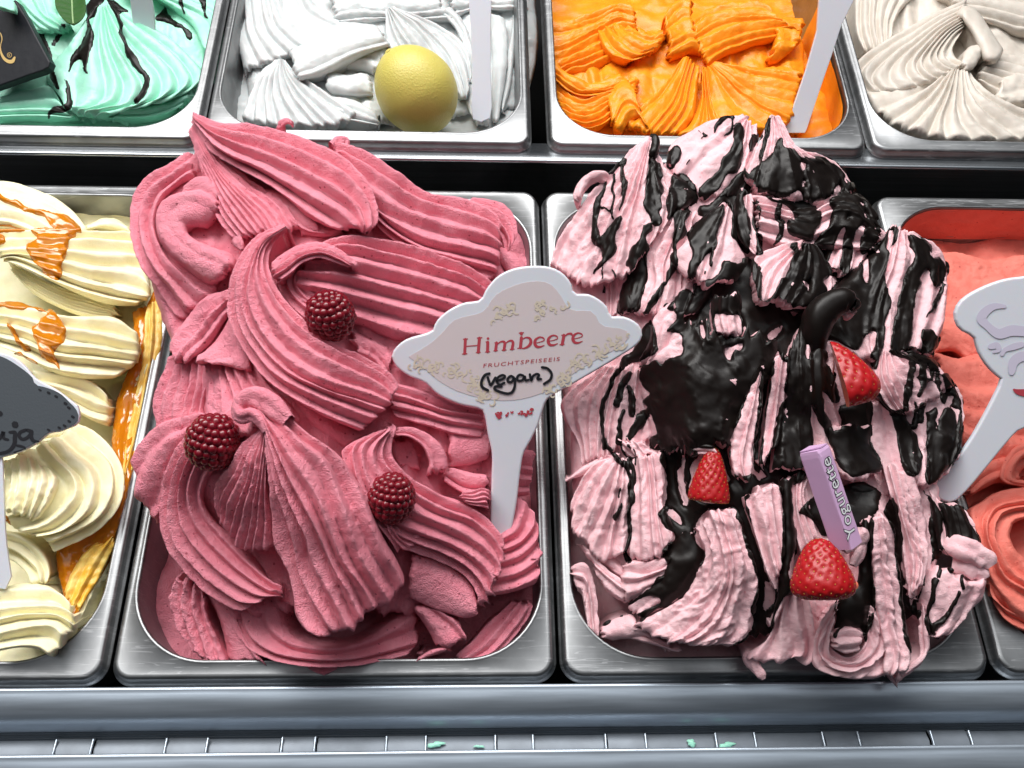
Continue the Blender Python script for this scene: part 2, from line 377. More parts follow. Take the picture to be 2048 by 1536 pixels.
            tri = np.vstack([F[:, [0, 1, 2]], F[:, [0, 2, 3]]]); st = s[tri]; neg = (st < 0).sum(1)
            vs_, fs_ = [Q], [tri[neg == 3]]; cnt = len(Q); ex = {}; newv = []; newf = []
            def cutv(i, j):
                k = (i, j) if i < j else (j, i)
                if k not in ex:
                    t = s[k[0]] / (s[k[0]] - s[k[1]]); ex[k] = cnt + len(newv); newv.append(Q0[k[0]] * (1 - t) + Q0[k[1]] * t)
                return ex[k]
            for tr in tri[(neg == 1) | (neg == 2)]:
                sg = [s[i] < 0 for i in tr]
                if sum(sg) == 1:
                    k = sg.index(True); i, j, l = tr[k], tr[(k + 1) % 3], tr[(k + 2) % 3]; newf.append((i, cutv(i, j), cutv(i, l)))
                else:
                    k = sg.index(False); i, j, l = tr[k], tr[(k + 1) % 3], tr[(k + 2) % 3]; a_, b_ = cutv(i, j), cutv(i, l)
                    newf.append((a_, j, l)); newf.append((a_, l, b_))
            allv = np.vstack([Q] + ([np.array(newv)] if newv else [])); allf = np.vstack([fs_[0]] + ([np.array(newf)] if newf else []))
            lab = np.arange(len(allv))
            while True:                                   # separate pools and drips
                m_ = lab[allf].min(1); new = lab.copy(); np.minimum.at(new, allf.ravel(), np.repeat(m_, 3)); new = new[new]
                if (new == lab).all(): break
                lab = new
            fl_ = lab[allf[:, 0]]
            for l_ in np.unique(fl_):
                ff = allf[fl_ == l_]
                if len(ff) < 14: continue
                used = np.unique(ff); mp = np.full(len(allv), -1); mp[used] = np.arange(len(used)); link(sname, allv[used], mp[ff], smat, o)
    return o
# ------------------------------------------------------------------ the display case
def bar(name, prof, x0, x1, mat, parent=None, n=2):
    """profile (y, z) mm swept along x"""
    p = np.asarray(prof, float); xs = np.linspace(x0, x1, n)
    V = np.stack([np.repeat(xs, len(p)), np.tile(p[:, 0], n), np.tile(p[:, 1], n)], 1); k = len(p)
    F = [(i * k + j, (i + 1) * k + j, (i + 1) * k + j + 1, i * k + j + 1) for i in range(n - 1) for j in range(k - 1)]
    o = link(name, V, F, mat, parent, smooth=True)
    return o
def arc(cy, cz, r, a0, a1, n=6):
    t = np.radians(np.linspace(a0, a1, n)); return [(cy + r * math.cos(q), cz + r * math.sin(q)) for q in t]

# dark well under the pans
well = link('case_interior', [(-900, -160, -150), (900, -160, -150), (900, 900, -150), (-900, 900, -150)], [(0, 1, 2, 3)], M['dark'], smooth=False)
tag(well, kind='structure')

# bright steel rail carrying the back row of pans
rail_t = thing('support_rail', 'brushed steel rail running under the front lips of the back pans', 'rail')
bar('rail_top', [(404, -60), (404, .5), (388, .5)], -900, 900, M['brushed'], rail_t)
bar('rail_edge', [(387.9, .2)] + arc(387.0, -.8, 2.2, 80, 200, 8) + [(385.2, -60)], -900, 900, M['brushed'], rail_t)

# front rails
def front_rail(label, y, z, w, h, grooves):
    t = thing('front_rail', label, 'rail')
    prof = [(y + 1.2, z - 30), (y + 1.2, z - .6), (y + .6, z), (y - .6, z + .1)]
    for q in np.linspace(0, 1, 14):
        prof.append((y - .8 - w * (1.15 * q - .15 * q ** 3), z - h * (q ** 2.1) - 5 * q ** 5))
    bar('rail_body', prof + [(y - .8 - w, z - h - 5.3)], -900, 900, M['rail'], t)
    yb, zb = y - .8 - w, z - h - 5.3
    pr = [(yb, zb)]
    for k in range(grooves):
        pr += [(yb - .3, zb + .15), (yb - .5, zb - .4), (yb - 1.2, zb - 1.6)]; yb -= 1.3; zb -= 1.6
    pr += [(yb - .2, zb - .3), (yb - .2, zb - 20)]
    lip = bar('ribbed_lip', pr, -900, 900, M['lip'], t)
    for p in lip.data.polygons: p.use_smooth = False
    return t
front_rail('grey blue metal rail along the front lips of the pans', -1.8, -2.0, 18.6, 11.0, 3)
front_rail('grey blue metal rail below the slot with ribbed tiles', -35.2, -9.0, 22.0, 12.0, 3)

# tiles seen in the slot between the two rails
xs = [-318]
k = 0
random.seed(3)
while xs[-1] < 330: xs.append(xs[-1] + (21.5 if k % 2 else 40) + random.uniform(-1.5, 1.5)); k += 1
for i in range(len(xs) - 1):
    a, b = xs[i], xs[i + 1]; dz = 0 if i % 2 else -1.2
    t = thing('vent_tile', 'narrow grey blue tile in the slot between the front rails' if i % 2 == 0 else 'wide grey blue tile in the slot between the front rails', 'tile',
              'narrow slot tiles' if i % 2 == 0 else 'wide slot tiles')
    V, F = [], []
    bar_p = [(-47, -21 + dz), (-44, -20 + dz), (-38, -19.4 + dz), (-30, -19 + dz), (-24, -22 + dz)]
    o = link('plate', [(x, p[0], p[1]) for x in (a + .3, b - .3) for p in bar_p], [(j, j + 5, j + 6, j + 1) for j in range(4)], M['tile'], t, smooth=True)
    wob = random.uniform(-1.2, 1.2)
    tube('rib', [(b + wob * .6, -47, -20), (b, -40, -18.4), (b - wob, -33, -18.2), (b - wob, -25, -19.6)], [.75] * 4, M['rail'], t, n=8, m=12)
# spilled mint drops on the tiles
def blob(name, px, z, rx, ry, h, mat, seed=0, parent=None):
    c = at_z(np.array(px, float), z); n, m = 18, 5; V = []
    for k in range(m):
        q = k / (m - 1)
        for i in range(n):
            a = 2 * math.pi * i / n; w = 1 + .28 * math.sin(2 * a + seed) + .16 * math.sin(5 * a + 2 * seed)
            V.append((c[0] + rx * w * math.cos(q * math.pi / 2) * math.cos(a), c[1] + ry * w * math.cos(q * math.pi / 2) * math.sin(a), c[2] + h * math.sin(q * math.pi / 2)))
    F = [(k * n + i, k * n + (i + 1) % n, (k + 1) * n + (i + 1) % n, (k + 1) * n + i) for k in range(m - 1) for i in range(n)]
    return link(name, V, F, mat, parent)

# ------------------------------------------------------------------ steel pans
def rrect(x0, x1, y0, y1, r, n=14):
    out = []
    for cx, cy, a0 in ((x1 - r, y1 - r, 0), (x0 + r, y1 - r, 90), (x0 + r, y0 + r, 180), (x1 - r, y0 + r, 270)):
        for k in range(n + 1): a = math.radians(a0 + 90 * k / n); out.append((cx + r * math.cos(a), cy + r * math.sin(a)))
    return np.array(out)
def ringmesh(name, rings, mat, parent, cap=False):
    n = len(rings[0][0]); V = np.vstack([np.c_[p, np.full(n, z)] for p, z in rings])
    F = [(k * n + i, k * n + (i + 1) % n, (k + 1) * n + (i + 1) % n, (k + 1) * n + i) for k in range(len(rings) - 1) for i in range(n)]
    if cap: F.append(tuple(range((len(rings) - 1) * n, len(rings) * n)))
    return link(name, V, F, mat, parent)
IN = dict(side=8.5, front=12.5, r=44)
def pan(x0, y0, z, label, w=249.4, d=358.5):
    t = thing('steel_pan', label, 'pan', 'steel gelato pans')
    x1, y1 = x0 + w, y0 + d
    def outer(i, r=13): return rrect(x0 + i, x1 - i, y0 + i, y1 - i, max(r - i, 2))
    def inner(o): return rrect(x0 + IN['side'] - o, x1 - IN['side'] + o, y0 + IN['front'] - o, y1 - IN['front'] + o, IN['r'] + o)
    rings = [(outer(.6), z - 9.0), (outer(0), z - 7.6), (outer(.2), z - 6.8), (outer(1.0), z - 6.2), (outer(1.6), z - 5), (outer(2.1), z - 2.2), (outer(2.9), z - .7), (outer(4.0), z - .1), (outer(5.2), z)]
    ringmesh('rolled_rim', rings, M['steel'], t)
    ringmesh('flange', [(outer(5.2), z), (inner(2.2), z + .05), (inner(1.5), z + .5), (inner(.6), z + .65), (inner(-.2), z + .1), (inner(-.6), z - 1.2)], M['steel'], t)
    ringmesh('basin', [(inner(-.6), z - 1.2), (inner(-1.0), z - 6), (inner(-4.5), z - 60), (inner(-8), z - 112), (inner(-12), z - 119)], M['steel'], t, cap=True)
    place(t, ((x0 + x1) / 2, (y0 + y1) / 2, z - 119))
    return t
P = 251.0
for x0, l in ((-2 * P + .8, 'steel pan holding the pale yellow gelato with orange sauce'), (-P + .8, 'steel pan holding the tall dark pink raspberry gelato'),
              (.8, 'steel pan holding the pale pink gelato under chocolate'), (P + .8, 'steel pan holding the salmon red gelato')):
    pan(x0, .5, 0, l)
ZR, YR = 8.0, 394.0
REAR = ((-2 * P - 3, 'steel pan holding the mint green gelato'), (-P - 3.5, 'steel pan holding the white gelato with the lemon'),
        (6.5, 'steel pan holding the bright orange gelato'), (6.5 + 250.6, 'steel pan holding the cream white gelato'))
for x0, l in REAR: pan(x0, YR, ZR, l)

def bed(parent, mat, x0, y0, z, zf, seed, amp=6, w=249.4, d=358.5, o=1.5):
    """gelato lying in the basin, up to the walls, height zf(x, y) above the rim"""
    nx, ny = 70, 100
    xx = np.linspace(x0 + IN['side'] + o, x0 + w - IN['side'] - o, nx); yy = np.linspace(y0 + IN['front'] + o, y0 + d - IN['front'] - o, ny)
    X, Y = np.meshgrid(xx, yy)
    # squeeze the grid into the rounded rectangle
    cx, cy = x0 + w / 2, y0 + d / 2; hx, hy = (xx[-1] - xx[0]) / 2, (yy[-1] - yy[0]) / 2; r = IN['r'] - o
    ax, ay = np.abs(X - cx), np.abs(Y - cy)
    lim = np.where(ay > hy - r, hx - r + np.sqrt(np.clip(r * r - (ay - (hy - r)) ** 2, 0, None)), hx)
    X = cx + (X - cx) * lim / hx
    Q = np.stack([X, Y, np.zeros_like(X)], -1)
    Z = z + zf(X, Y) + amp * fbm(Q / 30, seed, 3) + .25 * amp * vnoise(Q / np.array([9., 3.5, 1]), seed + 4)
    V = np.stack([X, Y, Z], -1).reshape(-1, 3)
    return link('bed', V, quads(nx, ny), mat, parent)
# ------------------------------------------------------------------ raspberry gelato
CROP.update(R6=(250, 220, 2.56), R7=(250, 760, 2.56), A=(700, 350, 2.56), B=(650, 850, 3.072), PX=(0, 0, 1.0))
HR = Height([(385, 235, 104), (270, 450, 84), (450, 380, 96), (700, 300, 96), (900, 420, 80), (1000, 480, 66), (1050, 620, 40), (600, 560, 96), (400, 700, 66), (330, 860, 40), (560, 800, 82),
             (800, 660, 72), (820, 800, 58), (950, 830, 36), (500, 850, 76), (620, 1000, 62), (640, 1200, 34), (620, 1275, 22), (330, 1050, 30), (420, 1150, 16), (980, 1200, 4), (1050, 1080, 2), (800, 1020, 46),
             (900, 1180, 14), (420, 1280, -18), (800, 1300, -12), (1000, 1280, -20), (300, 1150, -16), (950, 980, 24)], 95)
rt = thing('raspberry_gelato', 'tall heap of dark pink raspberry gelato combed into deep ridged folds', 'gelato', 'gelato heaps')
mr = M['rasp']
bed(rt, mr, -P + .8, .5, 0, lambda x, y: -30 + 20 * np.clip((y - 120) / 200, 0, 1), 11)
fold(rt, mr, T('PX', [(420, 300), (330, 400), (330, 560), (380, 760), (350, 950), (400, 1100), (480, 1240)],
              [(600, 330), (560, 500), (600, 700), (600, 900), (600, 1100), (620, 1220)],
              [(800, 400), (850, 560), (850, 760), (800, 960), (800, 1100), (760, 1230)],
              [(960, 450), (1010, 600), (1000, 800), (1000, 1000), (1000, 1120), (930, 1220)]), HR, lift=0, nr=11, amp=3, dome=0, er=10, sk=60, rough=2.5, ripple=.5, name='core')
def rf(c, *g, **k): return fold(rt, mr, T(c, *g), HR, **k)
# bottom of the pan
rf('R7', [(750, 1080), (800, 1250), (900, 1330), (1050, 1360), (1200, 1330), (1380, 1230), (1470, 1160)], [(610, 1160), (660, 1300), (780, 1390), (1000, 1425), (1250, 1400), (1500, 1330)], [(500, 1170), (590, 1330), (700, 1420), (900, 1462), (1200, 1462), (1440, 1420)], nr=3, amp=3, lift=-4, dome=2, flip=True)
rf('R7', [(290, 1000), (240, 1130), (270, 1280), (330, 1390)], [(340, 1050), (330, 1180), (370, 1320), (410, 1440)], [(420, 1090), (430, 1200), (480, 1330), (520, 1445)], nr=4, amp=2.5, lift=2, rough=3.2, ripple=.8)
rf('R7', [(400, 1100), (470, 1250), (520, 1440)], [(480, 1110), (560, 1260), (640, 1440)], [(560, 1130), (620, 1300), (720, 1440)], nr=2, amp=2, lift=-6, rough=1.2)
rf('B', [(520, 1120), (600, 1230), (680, 1370)], [(640, 1120), (760, 1220), (860, 1330)], [(760, 1150), (850, 1200), (875, 1290)], nr=2, amp=2.5, lift=6, rough=1.5)
rf('B', [(540, 1440), (620, 1380), (700, 1350), (770, 1360)], [(600, 1460), (680, 1430), (760, 1400)], nr=1, amp=2, lift=0, rough=2)
rf('B', [(790, 1420), (900, 1330), (1010, 1200), (1150, 1080)], [(850, 1445), (980, 1360), (1090, 1230), (1200, 1090)], [(930, 1440), (1060, 1370), (1170, 1250), (1260, 1110)], [(1040, 1420), (1150, 1330), (1240, 1210), (1290, 1100)], nr=4, amp=2, lift=-6, rough=1.2)
# right wall: stacked bands
rf('B', [(1215, 150), (1290, 160)], [(1200, 230), (1288, 240)], [(1190, 300), (1280, 310)], [(1180, 370), (1272, 370)], [(1170, 440), (1262, 430)], nr=4, amp=2.6, lift=0, dome=2, er=3)
rf('B', [(1060, 690), (1150, 600), (1180, 480), (1215, 450)], [(1075, 740), (1190, 690), (1255, 590), (1265, 500)], [(1085, 800), (1200, 750), (1290, 660), (1305, 580)], [(1050, 895), (1190, 855), (1300, 760), (1315, 690)], [(1020, 970), (1180, 930), (1310, 850), (1318, 800)], [(975, 1045), (1140, 1020), (1290, 960), (1310, 930)], nr=5, amp=3.2, lift=8, dome=2, er=4, flip=True)
# smooth wall and bands behind the plastic stem
rf('B', [(760, 0), (890, -20), (1030, 0)], [(770, 130), (890, 130), (1020, 150)], [(775, 265), (900, 250), (1020, 215)], nr=1, amp=1, lift=2, dome=4, rough=.8)
rf('B', [(790, 250), (900, 280), (1010, 290)], [(740, 300), (860, 370), (1005, 380)], [(715, 345), (850, 430), (1000, 450)], nr=2, amp=3, lift=4)
# rear right swaths
rf('PX', [(940, 395), (1000, 405), (1030, 440), (1032, 480)], [(950, 420), (1000, 440), (1020, 470), (1020, 500)], [(960, 460), (1000, 480), (1010, 510), (1000, 540)], nr=4, amp=2.6, lift=-6, er=4)
rf('PX', [(990, 480), (1030, 500), (1058, 540), (1050, 600)], [(985, 520), (1010, 550), (1030, 590), (1020, 630)], nr=1, amp=2, lift=-4, er=8)
rf('PX', [(660, 285), (730, 302), (800, 345), (860, 385), (930, 395), (985, 420), (1003, 452)], [(680, 305), (750, 348), (830, 398), (910, 423), (975, 445), (1004, 470)], [(715, 360), (760, 415), (840, 455), (920, 475), (980, 490), (1004, 500)],
   [(735, 400), (775, 450), (840, 490), (920, 512), (980, 527), (998, 537)], [(745, 440), (790, 482), (860, 520), (930, 550), (985, 560)], nr=6, amp=4.6, lift=2, dome=7, flip=True, asym=.42)
# left lobe
rf('R6', [(320, 190), (230, 280), (100, 360), (35, 470), (20, 600), (60, 760), (140, 890), (200, 1000), (260, 1080)], [(330, 250), (240, 330), (140, 410), (85, 520), (85, 640), (140, 780), (220, 890), (290, 980), (330, 1030)],
   [(350, 310), (250, 380), (180, 450), (140, 550), (150, 650), (210, 770), (300, 860), (370, 930), (430, 960)], [(400, 380), (300, 420), (230, 490), (200, 580), (230, 680), (300, 770), (380, 840), (460, 890), (480, 920)], nr=4, amp=3.6, lift=0, dome=8, er=9, rough=1.1, flip=True)
rf('R6', [(200, 960), (180, 1040), (200, 1110), (250, 1160)], [(260, 1000), (270, 1070), (290, 1120)], [(330, 1000), (350, 1040), (360, 1100)], nr=3, amp=2, lift=-8)
rf('R6', [(440, 420), (300, 415), (190, 460), (150, 560), (170, 670), (240, 770), (340, 850), (440, 915)], [(450, 440), (320, 450), (220, 500), (200, 570), (250, 660), (350, 740), (450, 790), (500, 830)], [(480, 560), (400, 600), (330, 610), (360, 650), (450, 690), (540, 720), (590, 770)], nr=2, amp=1.6, lift=5, dome=9, er=7, rough=.9)
rf('R6', [(300, 390), (370, 340), (440, 350), (470, 420)], [(240, 500), (330, 500), (420, 520), (490, 530)], nr=2, amp=2, lift=9, dome=3, er=3, rough=1.6)
# peak fan and top swath
rf('R6', [(320, 110), (370, 250), (430, 400), (490, 560), (570, 665)], [(335, 90), (410, 250), (500, 410), (590, 540), (660, 630)], [(345, 80), (440, 240), (560, 390), (690, 510), (760, 610)], [(355, 70), (470, 220), (620, 330), (780, 450), (890, 590)], nr=11, amp=2.6, lift=6, dome=6, er=4, rough=1.6, ripple=.4, ends=(0, 1))
rf('R6', [(700, 400), (800, 410), (900, 470), (960, 560)], [(740, 500), (850, 530), (920, 590), (1010, 620)], [(800, 580), (900, 620), (1000, 640), (1060, 650)], nr=2, amp=2, lift=2, rough=1.4)
rf('R6', [(345, 15), (480, 62), (650, 72), (850, 118), (1020, 188), (1150, 258), (1260, 400), (1297, 520), (1282, 615)], [(345, 30), (480, 110), (650, 150), (820, 205), (1000, 285), (1140, 375), (1235, 480), (1255, 612)],
   [(343, 45), (450, 155), (560, 225), (700, 285), (850, 365), (1000, 450), (1120, 520), (1190, 600)], [(340, 60), (420, 190), (490, 240), (600, 300), (720, 370), (830, 450), (940, 540), (1060, 610)], nr=5, amp=5.2, lift=10, dome=8, er=6, ends=(0, 1), asym=.42, flip=True)
rf('R6', [(870, 430), (960, 440), (1060, 480), (1110, 550)], [(890, 520), (960, 560), (1040, 590), (1090, 600)], [(900, 600), (980, 615), (1060, 610), (1100, 590)], nr=1, amp=1, lift=7, dome=-3, rough=.8)
# middle right swath
rf('PX', [(640, 490), (700, 474), (800, 482), (890, 510), (960, 545), (992, 572)], [(625, 508), (700, 495), (780, 510), (865, 532), (935, 560), (985, 595)], [(600, 532), (690, 540), (780, 560), (860, 580), (930, 604), (975, 625)],
   [(585, 562), (680, 583), (760, 605), (850, 625), (905, 645), (950, 665)], [(580, 600), (660, 625), (740, 650), (800, 672), (850, 678), (900, 700)], nr=6, amp=5.4, lift=6, dome=7, asym=.42, flip=True)
rf('A', [(0, 760), (60, 790), (150, 830), (210, 870), (245, 930)], [(30, 860), (100, 890), (160, 930), (205, 1000)], [(20, 930), (80, 960), (130, 1010), (170, 1030)], nr=2, amp=2, lift=2, rough=2.4)
rf('A', [(190, 1040), (330, 1080), (450, 1115), (560, 1165), (690, 1190)], [(200, 1110), (350, 1150), (500, 1200), (690, 1230)], [(210, 1180), (380, 1220), (520, 1262), (690, 1290)], [(230, 1240), (400, 1290), (540, 1330), (690, 1350)], nr=4, amp=4.5, lift=4, dome=4, asym=.42, flip=True)
# left flank
rf('R6', [(540, 910), (420, 955), (320, 1045), (250, 1150), (232, 1240)], [(545, 960), (470, 1030), (400, 1120), (320, 1210), (270, 1285)], [(540, 1050), (490, 1130), (440, 1200), (370, 1260), (310, 1290)], nr=3, amp=1.8, lift=6, dome=6, rough=2)
rf('R6', [(230, 1250), (205, 1350), (160, 1500), (170, 1640)], [(290, 1280), (280, 1380), (250, 1500), (240, 1640)], [(360, 1290), (350, 1400), (330, 1500), (310, 1640)], [(430, 1290), (430, 1400), (400, 1520), (400, 1640)], nr=6, amp=2.6, lift=0, rough=1.8)
rf('R6', [(430, 1290), (440, 1400), (420, 1540), (420, 1650)], [(500, 1290), (530, 1420), (560, 1540), (540, 1660)], [(590, 1290), (640, 1420), (720, 1540), (760, 1640)], [(660, 1290), (740, 1400), (840, 1500), (900, 1580)], nr=6, amp=3, lift=2, rough=1.5)
rf('R6', [(545, 960, 0), (515, 1090), (455, 1190), (362, 1268, 6)], [(565, 1060), (560, 1160), (500, 1240), (380, 1285, 6)], [(600, 1170), (640, 1250), (620, 1330), (480, 1310)], nr=2, amp=1.2, lift=9, dome=5, er=5, rough=1, ends=(0, .5))
# central swoosh, first the smooth underside
rf('PX', [(560, 770), (600, 825), (650, 872), (692, 898)], [(610, 780), (660, 825), (705, 855), (735, 868)], nr=1, amp=.8, lift=0, dome=2, rough=.7)
rf('PX', [(566, 449), (524, 468), (484, 508), (463, 560), (460, 615), (473, 668), (500, 720), (545, 770), (600, 806), (650, 832), (700, 852), (725, 862)], [(569, 450), (520, 480), (490, 530), (480, 590), (490, 650), (520, 705), (565, 750), (625, 782), (690, 808), (735, 825), (757, 832)],
   [(572, 452), (525, 485), (502, 540), (500, 600), (520, 655), (560, 705), (615, 745), (680, 772), (735, 788), (768, 800), (780, 806)], [(575, 455), (530, 488), (520, 540), (535, 590), (570, 640), (620, 685), (670, 715), (720, 738), (760, 758), (782, 778), (789, 792)],
   [(580, 458), (545, 490), (537, 535), (555, 580), (595, 630), (640, 672), (690, 700), (735, 722), (772, 745), (790, 765), (793, 780)], nr=7, amp=5.2, lift=16, dome=8, er=5, ends=(0, 1), asym=.42, flip=True)
# second curl beside the swoosh
rf('R6', [(740, 800), (800, 740), (900, 690), (1000, 680), (1100, 720), (1190, 790)], [(760, 840), (820, 800), (900, 745), (1000, 725), (1090, 755), (1170, 800)], [(790, 890), (850, 850), (910, 790), (990, 760), (1070, 780), (1150, 805)], nr=4, amp=1.8, lift=18, dome=5, er=4, ends=(.6, .6))
rf('R6', [(770, 840), (790, 930), (850, 1010), (930, 1080)], [(860, 800), (860, 900), (910, 970), (960, 1010)], [(920, 760), (910, 860), (950, 920), (1000, 950)], nr=4, amp=2.6, lift=6, dome=3, er=4)
# lower right swath with its ring
rf('B', [(430, 0), (540, 15), (660, 65), (745, 160), (778, 275)], [(420, 50), (520, 55), (620, 120), (670, 210), (690, 290)], [(420, 90), (500, 85), (580, 140), (612, 230), (590, 300)], nr=2, amp=2.2, lift=10, dome=6, er=6, rough=1.3)
rf('B', [(430, 100), (440, 180), (480, 250)], [(520, 90), (560, 180), (570, 260)], nr=1, amp=1, lift=3, dome=-2, er=2)
rf('B', [(540, 790), (680, 815), (820, 890), (905, 975), (945, 1095)], [(530, 920), (650, 960), (780, 1030), (870, 1100), (940, 1150)], [(510, 1060), (640, 1125), (760, 1165), (860, 1195), (935, 1180)], nr=1, amp=.8, lift=11, dome=4, er=4, rough=.7)
rf('B', [(440, 0), (412, 120), (425, 215), (520, 308), (680, 398), (830, 465), (960, 540), (1040, 620), (1080, 720)], [(420, 10), (350, 110), (340, 220), (420, 325), (560, 440), (720, 530), (880, 590), (1000, 680), (1078, 790), (1075, 850)],
   [(400, 15), (270, 130), (260, 240), (330, 380), (500, 560), (680, 640), (850, 722), (970, 805), (1052, 900), (1035, 965)], [(380, 25), (210, 120), (200, 250), (260, 420), (400, 610), (560, 695), (720, 755), (860, 832), (955, 922), (1000, 1000), (988, 1030)],
   [(350, 35), (140, 130), (105, 200), (180, 400), (350, 650), (520, 768), (660, 818), (800, 885), (892, 965), (942, 1060), (938, 1105)], nr=6, amp=4.4, lift=13, dome=7, er=5, asym=.42, flip=True)
rf('B', [(820, 420), (900, 410), (960, 390), (1005, 400)], [(840, 450), (920, 460), (980, 450), (1015, 470)], [(880, 490), (950, 500), (1010, 520)], nr=5, amp=1.3, lift=18, dome=2, er=2, rough=1.6)
rf('B', [(330, 610), (400, 720), (430, 780)], [(400, 620), (450, 700), (530, 760)], [(450, 640), (510, 690), (580, 660)], nr=4, amp=1.6, lift=16, dome=3, er=2, rough=2.4)
# left lower swaths
rf('R7', [(400, 150), (250, 195), (120, 275), (48, 372), (60, 400)], [(410, 200), (290, 260), (170, 350), (85, 450), (45, 545)], [(370, 250), (260, 370), (200, 500), (170, 620), (110, 690)], [(400, 320), (300, 450), (230, 560), (205, 660), (185, 740)], nr=3, amp=2.6, lift=4, dome=6, er=6, rough=1.3)
rf('R7', [(370, 200), (240, 390), (195, 550), (187, 720), (228, 860), (308, 980), (420, 1090), (540, 1162), (640, 1168)], [(400, 250), (290, 420), (245, 560), (245, 720), (290, 840), (390, 955), (500, 1045), (620, 1115), (715, 1125)],
   [(440, 310), (350, 430), (308, 560), (320, 690), (380, 800), (480, 905), (600, 1002), (720, 1082), (795, 1095)], [(490, 420), (425, 500), (400, 600), (440, 700), (520, 790), (620, 900), (720, 1000), (815, 1065)], nr=5, amp=4.2, lift=10, dome=8, er=6, asym=.42)
# front cone
rf('R7', [(700, 250), (600, 318), (530, 430), (452, 560), (470, 700)], [(705, 262), (640, 400), (590, 560), (540, 700), (525, 795)], [(712, 270), (690, 430), (660, 600), (640, 750), (605, 868)], [(730, 270), (725, 450), (725, 620), (738, 760), (742, 858)], nr=8, amp=2.6, lift=17, dome=4, er=4, rough=1.5, ripple=.5, ends=(0, .6))
rf('R7', [(640, 68), (760, 108), (850, 188), (960, 288), (1080, 378), (1152, 468), (1222, 590), (1282, 740), (1342, 860), (1402, 960), (1438, 1048)], [(655, 90), (790, 210), (900, 330), (1010, 430), (1090, 600), (1150, 780), (1210, 930), (1300, 1060), (1355, 1140)],
   [(670, 120), (775, 300), (860, 450), (960, 600), (1030, 760), (1100, 930), (1190, 1060), (1265, 1190)], [(690, 170), (755, 330), (810, 480), (875, 620), (950, 760), (1010, 900), (1085, 1060), (1150, 1200), (1185, 1270)],
   [(710, 210), (748, 400), (790, 560), (845, 700), (885, 820), (905, 950), (965, 1080), (1040, 1210), (1085, 1300)], [(715, 240), (730, 400), (745, 560), (750, 700), (775, 850), (840, 960), (868, 1080), (880, 1200), (930, 1280), (1000, 1315)], nr=7, amp=5.2, lift=20, dome=9, er=6, ends=(0, 1), asym=.42, flip=True)
# thin curled tips
def tip(parent, mat, crop, pts, rad, H, lift, name='curl'):
    q = T(crop, pts)[0]; w = at_z(q[:, :2], H(q[:, :2]) + lift + q[:, 2]); tube(name, w, rad, mat, parent, n=22, m=44, wob=.16 if 'choc' not in name else .04)
tip(rt, mr, 'R7', [(730, 265), (700, 205), (650, 175), (600, 185), (580, 150), (610, 100), (680, 90), (760, 130), (840, 210)], [2.2, 3.2, 3.4, 3.5, 3.8, 4.2, 5, 5.5, 4], HR, 26)
tip(rt, mr, 'R6', [(800, 100, 2), (800, 75, 6), (825, 58, 8), (850, 65, 8), (860, 88, 5)], [3, 2.2, 1.8, 1.3, .4], HR, 2)
tip(rt, mr, 'R6', [(1060, 190), (1090, 165), (1130, 160), (1140, 180)], [3, 3, 2.4, .8], HR, 4)
tip(rt, mr, 'R6', [(575, 660), (590, 690), (600, 715)], [3, 2.6, .8], HR, 12)
blob_d = fold(rt, mr, T('R7', [(925, 1440), (940, 1480), (990, 1508)], [(1010, 1430), (1010, 1490), (1015, 1512)], [(1095, 1440), (1085, 1480), (1040, 1508)]), lambda q: np.full(q.shape[:-1], 1.0), lift=0, nr=0, dome=2, er=2, rough=.2, sk=2, name='drip')
place(rt, (-P / 2, 180, -100))
# ------------------------------------------------------------------ strawberry gelato under chocolate
CROP.update(S1=(1100, 220, 3.84), S2=(1500, 220, 3.84), S3=(1200, 560, 3.84), S4=(1560, 560, 3.84), S5=(1120, 880, 3.84), S6=(1400, 880, 3.072), S7=(1620, 860, 2.954), E=(1100, 700, 3.072), D=(1500, 220, 2.803), F=(1500, 700, 2.803))
HS = Height([(1480, 240, 104), (1300, 280, 98), (1200, 420, 84), (1120, 550, 56), (1400, 400, 92), (1550, 260, 102), (1700, 380, 88), (1740, 470, 80), (1880, 560, 58), (1790, 460, 84), (1500, 560, 92), (1350, 640, 78), (1600, 640, 84), (1780, 700, 70),
             (1220, 760, 50), (1160, 850, 30), (1420, 800, 70), (1900, 860, 44), (1500, 940, 58), (1930, 1100, 36), (1980, 1110, 34), (1700, 1000, 52), (1620, 1150, 44), (1750, 1200, 40), (1740, 1340, 12), (1460, 1100, 46), (1380, 1250, 18), (1300, 1150, 26),
             (1160, 1000, 16), (1250, 900, 38), (1300, 1000, 34), (1200, 1100, 8), (1170, 1220, -14), (1250, 1300, -12), (1550, 1300, 8), (1880, 1200, 24), (1850, 1280, 0)], 85)
ch = Sauce(); cp, cs = ch.poly, ch.stroke
def hole(c, p): ch.poly(c, p, True)
